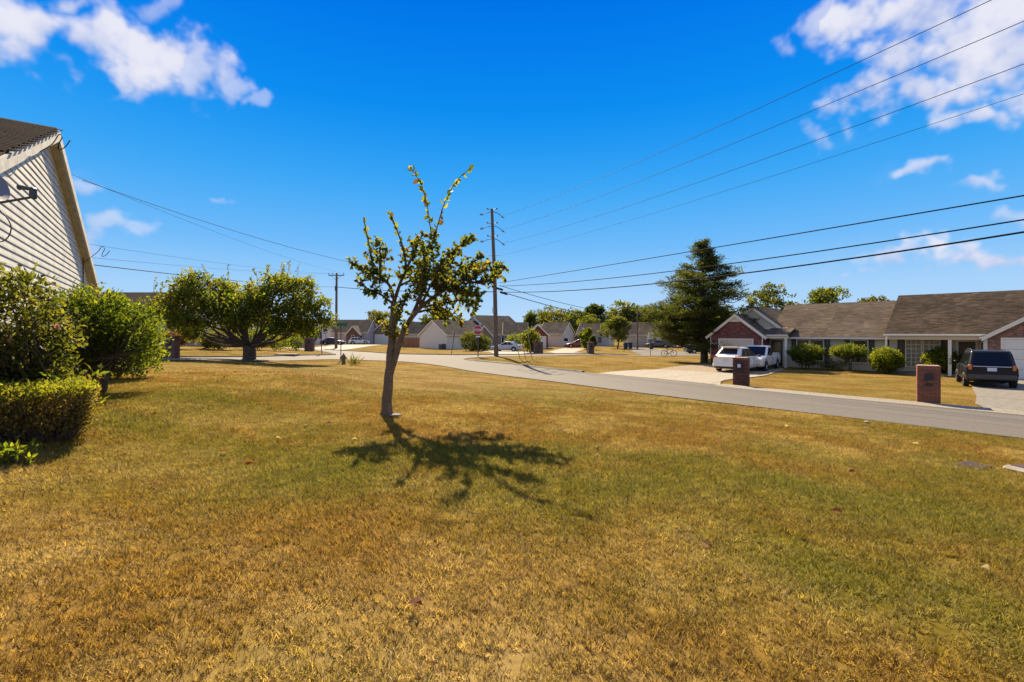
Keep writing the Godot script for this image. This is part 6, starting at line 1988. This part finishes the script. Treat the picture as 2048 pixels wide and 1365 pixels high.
	line_between("telephone_cable", "cable dropping from the tall pole to the far pole, lower one", base + Vector3(0.6, 5.7, 0), b3 + Vector3(0, 4.6, 0), 0.5, 0.04, M.cable, "cables to the far pole")
	line_between("telephone_cable", "cable from the far pole towards the houses on the left of the cul-de-sac", b3 + Vector3(0, 3.6, 0), Vector3(6.0, 1.9, -84.0), 0.25, 0.02, M.cable_grey, "cables at the cul-de-sac")
	line_between("telephone_cable", "cable from the far pole running right behind the cedar", b3 + Vector3(0, 4.4, 0), Vector3(46.0, 3.6, -80.0), 0.3, 0.03, M.cable, "cables at the cul-de-sac")
	# to the wooden pole and on to the left
	line_between("telephone_cable", "heavy cable between the tall pole and the wooden pole across the junction", base + Vector3(-0.15, 5.75, 0), b2 + Vector3(0.1, 9.25, 0), 0.25, 0.045, M.cable, "heavy cables on the left")
	line_between("telephone_cable", "heavy cable from the wooden pole over the wide lawn tree to the left edge", b2 + Vector3(-0.1, 9.25, 0), Vector3(-21.0, 4.75, -21.5), 0.3, 0.026, M.cable, "heavy cables on the left", true)
	line_between("power_line", "thin line from the wooden pole's crossarm towards the left house, upper one", b2 + Vector3(-1.1, 11.3, 0), Vector3(-22.0, 6.0, -24.0), 0.3, 0.009, M.cable_grey, "thin lines on the left", true)
	line_between("power_line", "thin line from the wooden pole's crossarm towards the left house, lower one", b2 + Vector3(-0.55, 11.3, 0), Vector3(-22.0, 5.3, -24.0), 0.3, 0.009, M.cable_grey, "thin lines on the left", true)
	line_between("power_line", "thin sagging line high over the wide lawn tree", b2 + Vector3(1.1, 11.3, 0), Vector3(-20.0, 8.6, -22.0), 0.5, 0.009, M.cable_grey, "thin lines on the left", true)
	line_between("service_drop", "service cable from the left house gable up to the tall pole", Vector3(-9.95, 4.95, -11.0), base + Vector3(-0.25, 8.1, 0), 1.35, 0.008, M.cable_grey, "")
	# satellite dish on its own mast at the left edge
	var o := Vector3(-6.15, 0, -5.45)
	t = thing("satellite_dish", "grey satellite dish with a long feed arm at the left picture edge", "satellite dish", Vector3(-5.24, gh(-5.24, -4.95), -4.95))
	g = geo()
	g.tube(PackedVector3Array([Vector3(-0.28, -0.2, 0.12), Vector3(-0.28, 2.78, 0.12)]), PackedFloat32Array([0.022]), 8)
	part("mast", g, M.metal_grey, t)
	g = geo()
	g.lathe(PackedVector2Array([Vector2(0.0, 0.0), Vector2(0.1, 0.008), Vector2(0.2, 0.035), Vector2(0.27, 0.07), Vector2(0.275, 0.06), Vector2(0.2, 0.02), Vector2(0.1, -0.008), Vector2(0.0, -0.015)]), 24, Transform3D(Basis(Vector3(0, 0, 1), -1.05), Vector3(-0.26, 2.74, 0.1)))
	part("reflector", g, M.dish, t)
	g = geo()
	g.tube(PackedVector3Array([Vector3(-0.26, 2.5, 0.1), Vector3(0.0, 2.53, 0.06), Vector3(0.24, 2.6, 0.0)]), PackedFloat32Array([0.012]), 6)
	part("feed_arm", g, M.metal_dark, t)
	g = geo()
	g.cbox(Vector3(0.245, 2.64, 0), Vector3(0.05, 0.12, 0.06), 0.012)
	g.tube(PackedVector3Array([Vector3(0.23, 2.68, 0), Vector3(0.14, 2.7, 0.0), Vector3(0.1, 2.7, 0)]), PackedFloat32Array([0.02, 0.02, 0.03]), 8)
	part("feed_horn", g, M.metal_dark, t)
	g = geo()
	g.tube(curve3([Vector3(-0.2, 2.5, 0.1), Vector3(0.0, 2.43, 0.08), Vector3(0.08, 2.28, 0.06), Vector3(0.02, 2.14, 0.06), Vector3(-0.12, 2.12, 0.08), Vector3(-0.26, 2.23, 0.1)], 0.04), PackedFloat32Array([0.006]), 5)
	part("coax_loop", g, M.black, t)

# ---------------------------------------------------------------- material list
func make_materials() -> void:
	rng.seed = 7
	M.asphalt = textured(0.14, 0.12, 0.092, 0.85, 1.7, 0.09, 0.7, 1.0, 21, 0.8)
	M.concrete = textured(0.315, 0.275, 0.2, 0.85, 2.3, 0.03, 0.8, 1.0, 22)
	M.concrete_grey = textured(0.22, 0.195, 0.15, 0.85, 2.3, 0.03, 0.75, 1.0, 23)
	M.concrete_old = textured(0.21, 0.185, 0.14, 0.9, 1.1, 0.04, 0.6, 1.0, 24)
	M.gravel = textured(0.30, 0.22, 0.13, 0.9, 2.0, 0.04, 0.7, 1.0, 25)
	M.concrete_kerb = textured(0.33, 0.29, 0.22, 0.9, 1.1, 0.04, 0.65, 1.0, 24)
	M.tar = mat(0.06, 0.055, 0.05, 0.8)
	M.tar_faint = mat(0.105, 0.092, 0.073, 0.85)
	M.bark = textured(0.19, 0.135, 0.085, 0.9, 0.25, 0.05, 0.5, 1.0, 26, 2.5)
	M.bark_lichen = textured(0.36, 0.25, 0.15, 0.9, 0.22, 0.035, 0.3, 1.0, 27, 3.0)
	M.bark_dark = textured(0.15, 0.11, 0.075, 0.95, 0.8, 0.05, 0.5, 1.0, 28, 2.5)
	M.leaf_gloss = leaf_mat(1.2, 0.5)
	M.leaf_dull = leaf_mat(1.1, 0.6)
	M.trim = mat(0.76, 0.68, 0.52, 0.6)
	M.trim_old = textured(0.62, 0.58, 0.48, 0.6, 1.2, 0.02, 0.8, 1.0, 29)
	M.siding_white = textured(0.66, 0.63, 0.53, 0.5, 1.6, 0.012, 0.86, 1.0, 30)
	M.siding_beige = mat(0.54, 0.46, 0.32, 0.6)
	M.siding_far = mat(0.68, 0.59, 0.46, 0.6)
	M.tan = mat(0.46, 0.40, 0.30, 0.7)
	M.cream = mat(0.60, 0.52, 0.38, 0.7)
	M.brown = mat(0.14, 0.10, 0.07, 0.8)
	M.greyblue = mat(0.34, 0.36, 0.36, 0.7)
	M.mauve = mat(0.38, 0.33, 0.32, 0.7)
	M.lilac = mat(0.40, 0.39, 0.40, 0.7)
	M.slate = mat(0.26, 0.26, 0.27, 0.7)
	M.brick_red = image_mat(brick_image(lin(0.17, 0.042, 0.03), lin(0.16, 0.09, 0.07), 0.3), 1.6, 0.85, 0.4)
	M.brick_brown = image_mat(brick_image(lin(0.21, 0.085, 0.05), lin(0.24, 0.17, 0.12), 0.3), 1.6, 0.85, 0.4)
	M.brick_dark_tex = image_mat(brick_image(lin(0.12, 0.05, 0.032), lin(0.15, 0.11, 0.08), 0.25), 1.6, 0.9)
	M.brick_far = M.brick_dark_tex
	M.brick_red_far = image_mat(brick_image(lin(0.20, 0.035, 0.03), lin(0.2, 0.08, 0.06), 0.2), 1.6, 0.9)
	M.brick_mauve = image_mat(brick_image(lin(0.19, 0.13, 0.10), lin(0.25, 0.2, 0.16), 0.2), 1.6, 0.9)
	M.brick_tan = image_mat(brick_image(lin(0.24, 0.16, 0.11), lin(0.28, 0.22, 0.17), 0.2), 1.6, 0.9)
	M.roof_brown = image_mat(shingle_image(lin(0.115, 0.09, 0.066), 0.11), 8.0, 0.95)
	M.roof_dark2 = image_mat(shingle_image(lin(0.06, 0.045, 0.033), 0.18), 8.0, 0.95)
	M.roof_dark = image_mat(shingle_image(lin(0.032, 0.024, 0.02), 0.15), 8.0, 0.95)
	M.roof_grey = image_mat(shingle_image(lin(0.062, 0.053, 0.046), 0.2), 8.0, 0.95)
	M.roof_mauve = image_mat(shingle_image(lin(0.075, 0.058, 0.056), 0.2), 8.0, 0.95)
	M.roof_pale = image_mat(shingle_image(lin(0.12, 0.105, 0.092), 0.15), 8.0, 0.95)
	M.roof_tan = image_mat(shingle_image(lin(0.14, 0.11, 0.07), 0.15), 8.0, 0.95)
	for k in M.keys():
		if k.begins_with("roof"): M[k].metallic_specular = 0.15
	M.shingle_a = textured(0.034, 0.025, 0.021, 0.95, 0.2, 0.1, 0.5, 1.0, 31)
	M.shingle_b = textured(0.028, 0.021, 0.018, 0.95, 0.2, 0.1, 0.5, 1.0, 31)
	M.shingle_c = textured(0.044, 0.031, 0.025, 0.95, 0.2, 0.1, 0.5, 1.0, 31)
	for k in ["shingle_a", "shingle_b", "shingle_c"]: M[k].metallic_specular = 0.1
	M.garage = mat(0.64, 0.52, 0.37, 0.6)
	M.garage_white = mat(0.74, 0.69, 0.58, 0.5)
	M.door_dark = mat(0.03, 0.028, 0.028, 0.4)
	M.door_red = mat(0.12, 0.03, 0.02, 0.5)
	M.shutter_grey = mat(0.045, 0.05, 0.055, 0.6)
	M.shutter_brown = mat(0.05, 0.03, 0.022, 0.6)
	M.glass = mat(0.03, 0.035, 0.04, 0.06)
	M.glass.metallic_specular = 0.5
	M.glass_warm = mat(0.18, 0.12, 0.05, 0.15)
	M.curtain = textured(0.42, 0.34, 0.20, 0.25, 0.4, 0.02, 0.7, 1.0, 33)
	M.black = mat(0.015, 0.015, 0.016, 0.5)
	M.metal_grey = mat(0.35, 0.36, 0.37, 0.5, 0.3)
	M.metal_dark = mat(0.06, 0.06, 0.065, 0.5, 0.4)
	M.metal_post = mat(0.09, 0.09, 0.085, 0.6, 0.3)
	M.cable = mat(0.018, 0.018, 0.02, 0.6)
	M.cable_grey = mat(0.045, 0.045, 0.05, 0.7)
	M.cable.metallic_specular = 0.1
	M.cable_grey.metallic_specular = 0.1
	M.insulator = mat(0.12, 0.10, 0.10, 0.3)
	M.wood_pole = textured(0.24, 0.165, 0.11, 0.9, 0.9, 0.03, 0.55, 1.0, 34, 1.5)
	M.mortar = mat(0.30, 0.22, 0.16, 0.95)
	var bricks := {"a": [0.15, 0.035, 0.026], "b": [0.10, 0.03, 0.024], "c": [0.19, 0.05, 0.034], "d": [0.06, 0.026, 0.022], "e": [0.30, 0.095, 0.045], "f": [0.25, 0.075, 0.038], "g": [0.34, 0.12, 0.06]}
	for k in bricks:
		M["brick_" + k] = textured(bricks[k][0], bricks[k][1], bricks[k][2], 0.9, 0.3, 0.05, 0.65, 1.0, 35)
	M.stone_pale = textured(0.50, 0.46, 0.38, 0.9, 0.3, 0.05, 0.6, 1.0, 36)
	M.fence_a = mat(0.30, 0.14, 0.07, 0.85)
	M.fence_b = mat(0.25, 0.115, 0.06, 0.85)
	M.rubber = mat(0.015, 0.015, 0.015, 0.8)
	M.alloy = mat(0.5, 0.5, 0.5, 0.3, 0.8)
	M.chrome = mat(0.6, 0.6, 0.6, 0.2, 0.9)
	M.glass_car = mat(0.012, 0.014, 0.016, 0.05)
	M.glass_car.metallic_specular = 0.33
	for q in [["paint_white", 0.74, 0.69, 0.59], ["paint_black", 0.012, 0.013, 0.016], ["paint_silver", 0.42, 0.42, 0.39], ["paint_blue", 0.015, 0.022, 0.06], ["paint_red", 0.19, 0.018, 0.018], ["paint_grey", 0.06, 0.06, 0.065], ["paint_green", 0.025, 0.05, 0.04]]:
		var m := mat(q[1], q[2], q[3], 0.35)
		m.clearcoat_enabled = true
		m.clearcoat = 0.7
		m.clearcoat_roughness = 0.08
		M[q[0]] = m
	M.paint_black.clearcoat = 0.2
	M.paint_black.metallic_specular = 0.25
	M.bumper_grey = mat(0.085, 0.078, 0.07, 0.8)
	M.bumper_grey.metallic_specular = 0.2
	M.lamp_red = mat(0.30, 0.012, 0.02, 0.15)
	M.lamp_amber = mat(0.5, 0.14, 0.03, 0.2)
	M.lamp_clear = mat(0.6, 0.6, 0.6, 0.1)
	M.plate = mat(0.55, 0.58, 0.62, 0.5)
	M.sign_white = mat(0.75, 0.75, 0.75, 0.5)
	M.sign_red = mat(0.42, 0.025, 0.03, 0.5)
	M.sign_green = mat(0.02, 0.16, 0.08, 0.5)
	M.guard_yellow = mat(0.34, 0.28, 0.12, 0.7)
	M.hydrant = textured(0.24, 0.20, 0.075, 0.7, 0.3, 0.05, 0.6, 1.0, 37)
	M.bin = mat(0.02, 0.028, 0.035, 0.6)
	M.valve_lid = textured(0.125, 0.092, 0.09, 0.8, 0.3, 0.06, 0.7, 1.0, 38)
	M.valve_lid.metallic_specular = 0.1
	M.valve_rim = mat(0.16, 0.12, 0.115, 0.9)
	M.valve_rim.metallic_specular = 0.1
	M.dish = mat(0.16, 0.16, 0.17, 0.5, 0.2)

func _ready() -> void:
	rng.seed = 1
	noise_a.seed = 21; noise_a.frequency = 0.12; noise_a.fractal_octaves = 3
	noise_b.seed = 22; noise_b.frequency = 0.55; noise_b.fractal_octaves = 3
	noise_c.seed = 23; noise_c.frequency = 0.35; noise_c.fractal_octaves = 2
	# camera
	var cam := Camera3D.new()
	cam.name = "camera"
	cam.position = Vector3(0, 1.4, 0)
	cam.near = 0.1
	cam.far = 6000.0
	cam.projection = Camera3D.PROJECTION_FRUSTUM
	cam.size = 2.0 * 0.1 * 682.5 / 950.0
	cam.frustum_offset = Vector2(0, -0.1 * 15.5 / 950.0)
	add_child(cam)
	cam.current = true
	# sky and exposure
	var we := WorldEnvironment.new()
	we.name = "world"
	var e := Environment.new()
	e.background_mode = Environment.BG_SKY
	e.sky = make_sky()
	e.tonemap_mode = Environment.TONE_MAPPER_LINEAR
	e.tonemap_exposure = 2.45
	e.background_energy_multiplier = 0.42
	e.sdfgi_enabled = true
	e.ssao_enabled = true
	e.ssil_enabled = true
	we.environment = e
	add_child(we)
	# sun, in front and a little to the left
	var sun := DirectionalLight3D.new()
	sun.name = "sun"
	sun.light_energy = 1.6
	sun.light_color = Color(1.0, 0.92, 0.78)
	sun.light_angular_distance = 0.5
	sun.shadow_enabled = true
	sun.sky_mode = DirectionalLight3D.SKY_MODE_LIGHT_ONLY
	sun.rotation_degrees = Vector3(-SUN_EL, 180.0 - SUN_AZ, 0)
	add_child(sun)
	make_materials()
	build_ground()
	build_street()
	left_house()
	right_houses()
	far_houses()
	poles()
	build_grass()
	build_plants()
	vehicles()
	street_furniture()
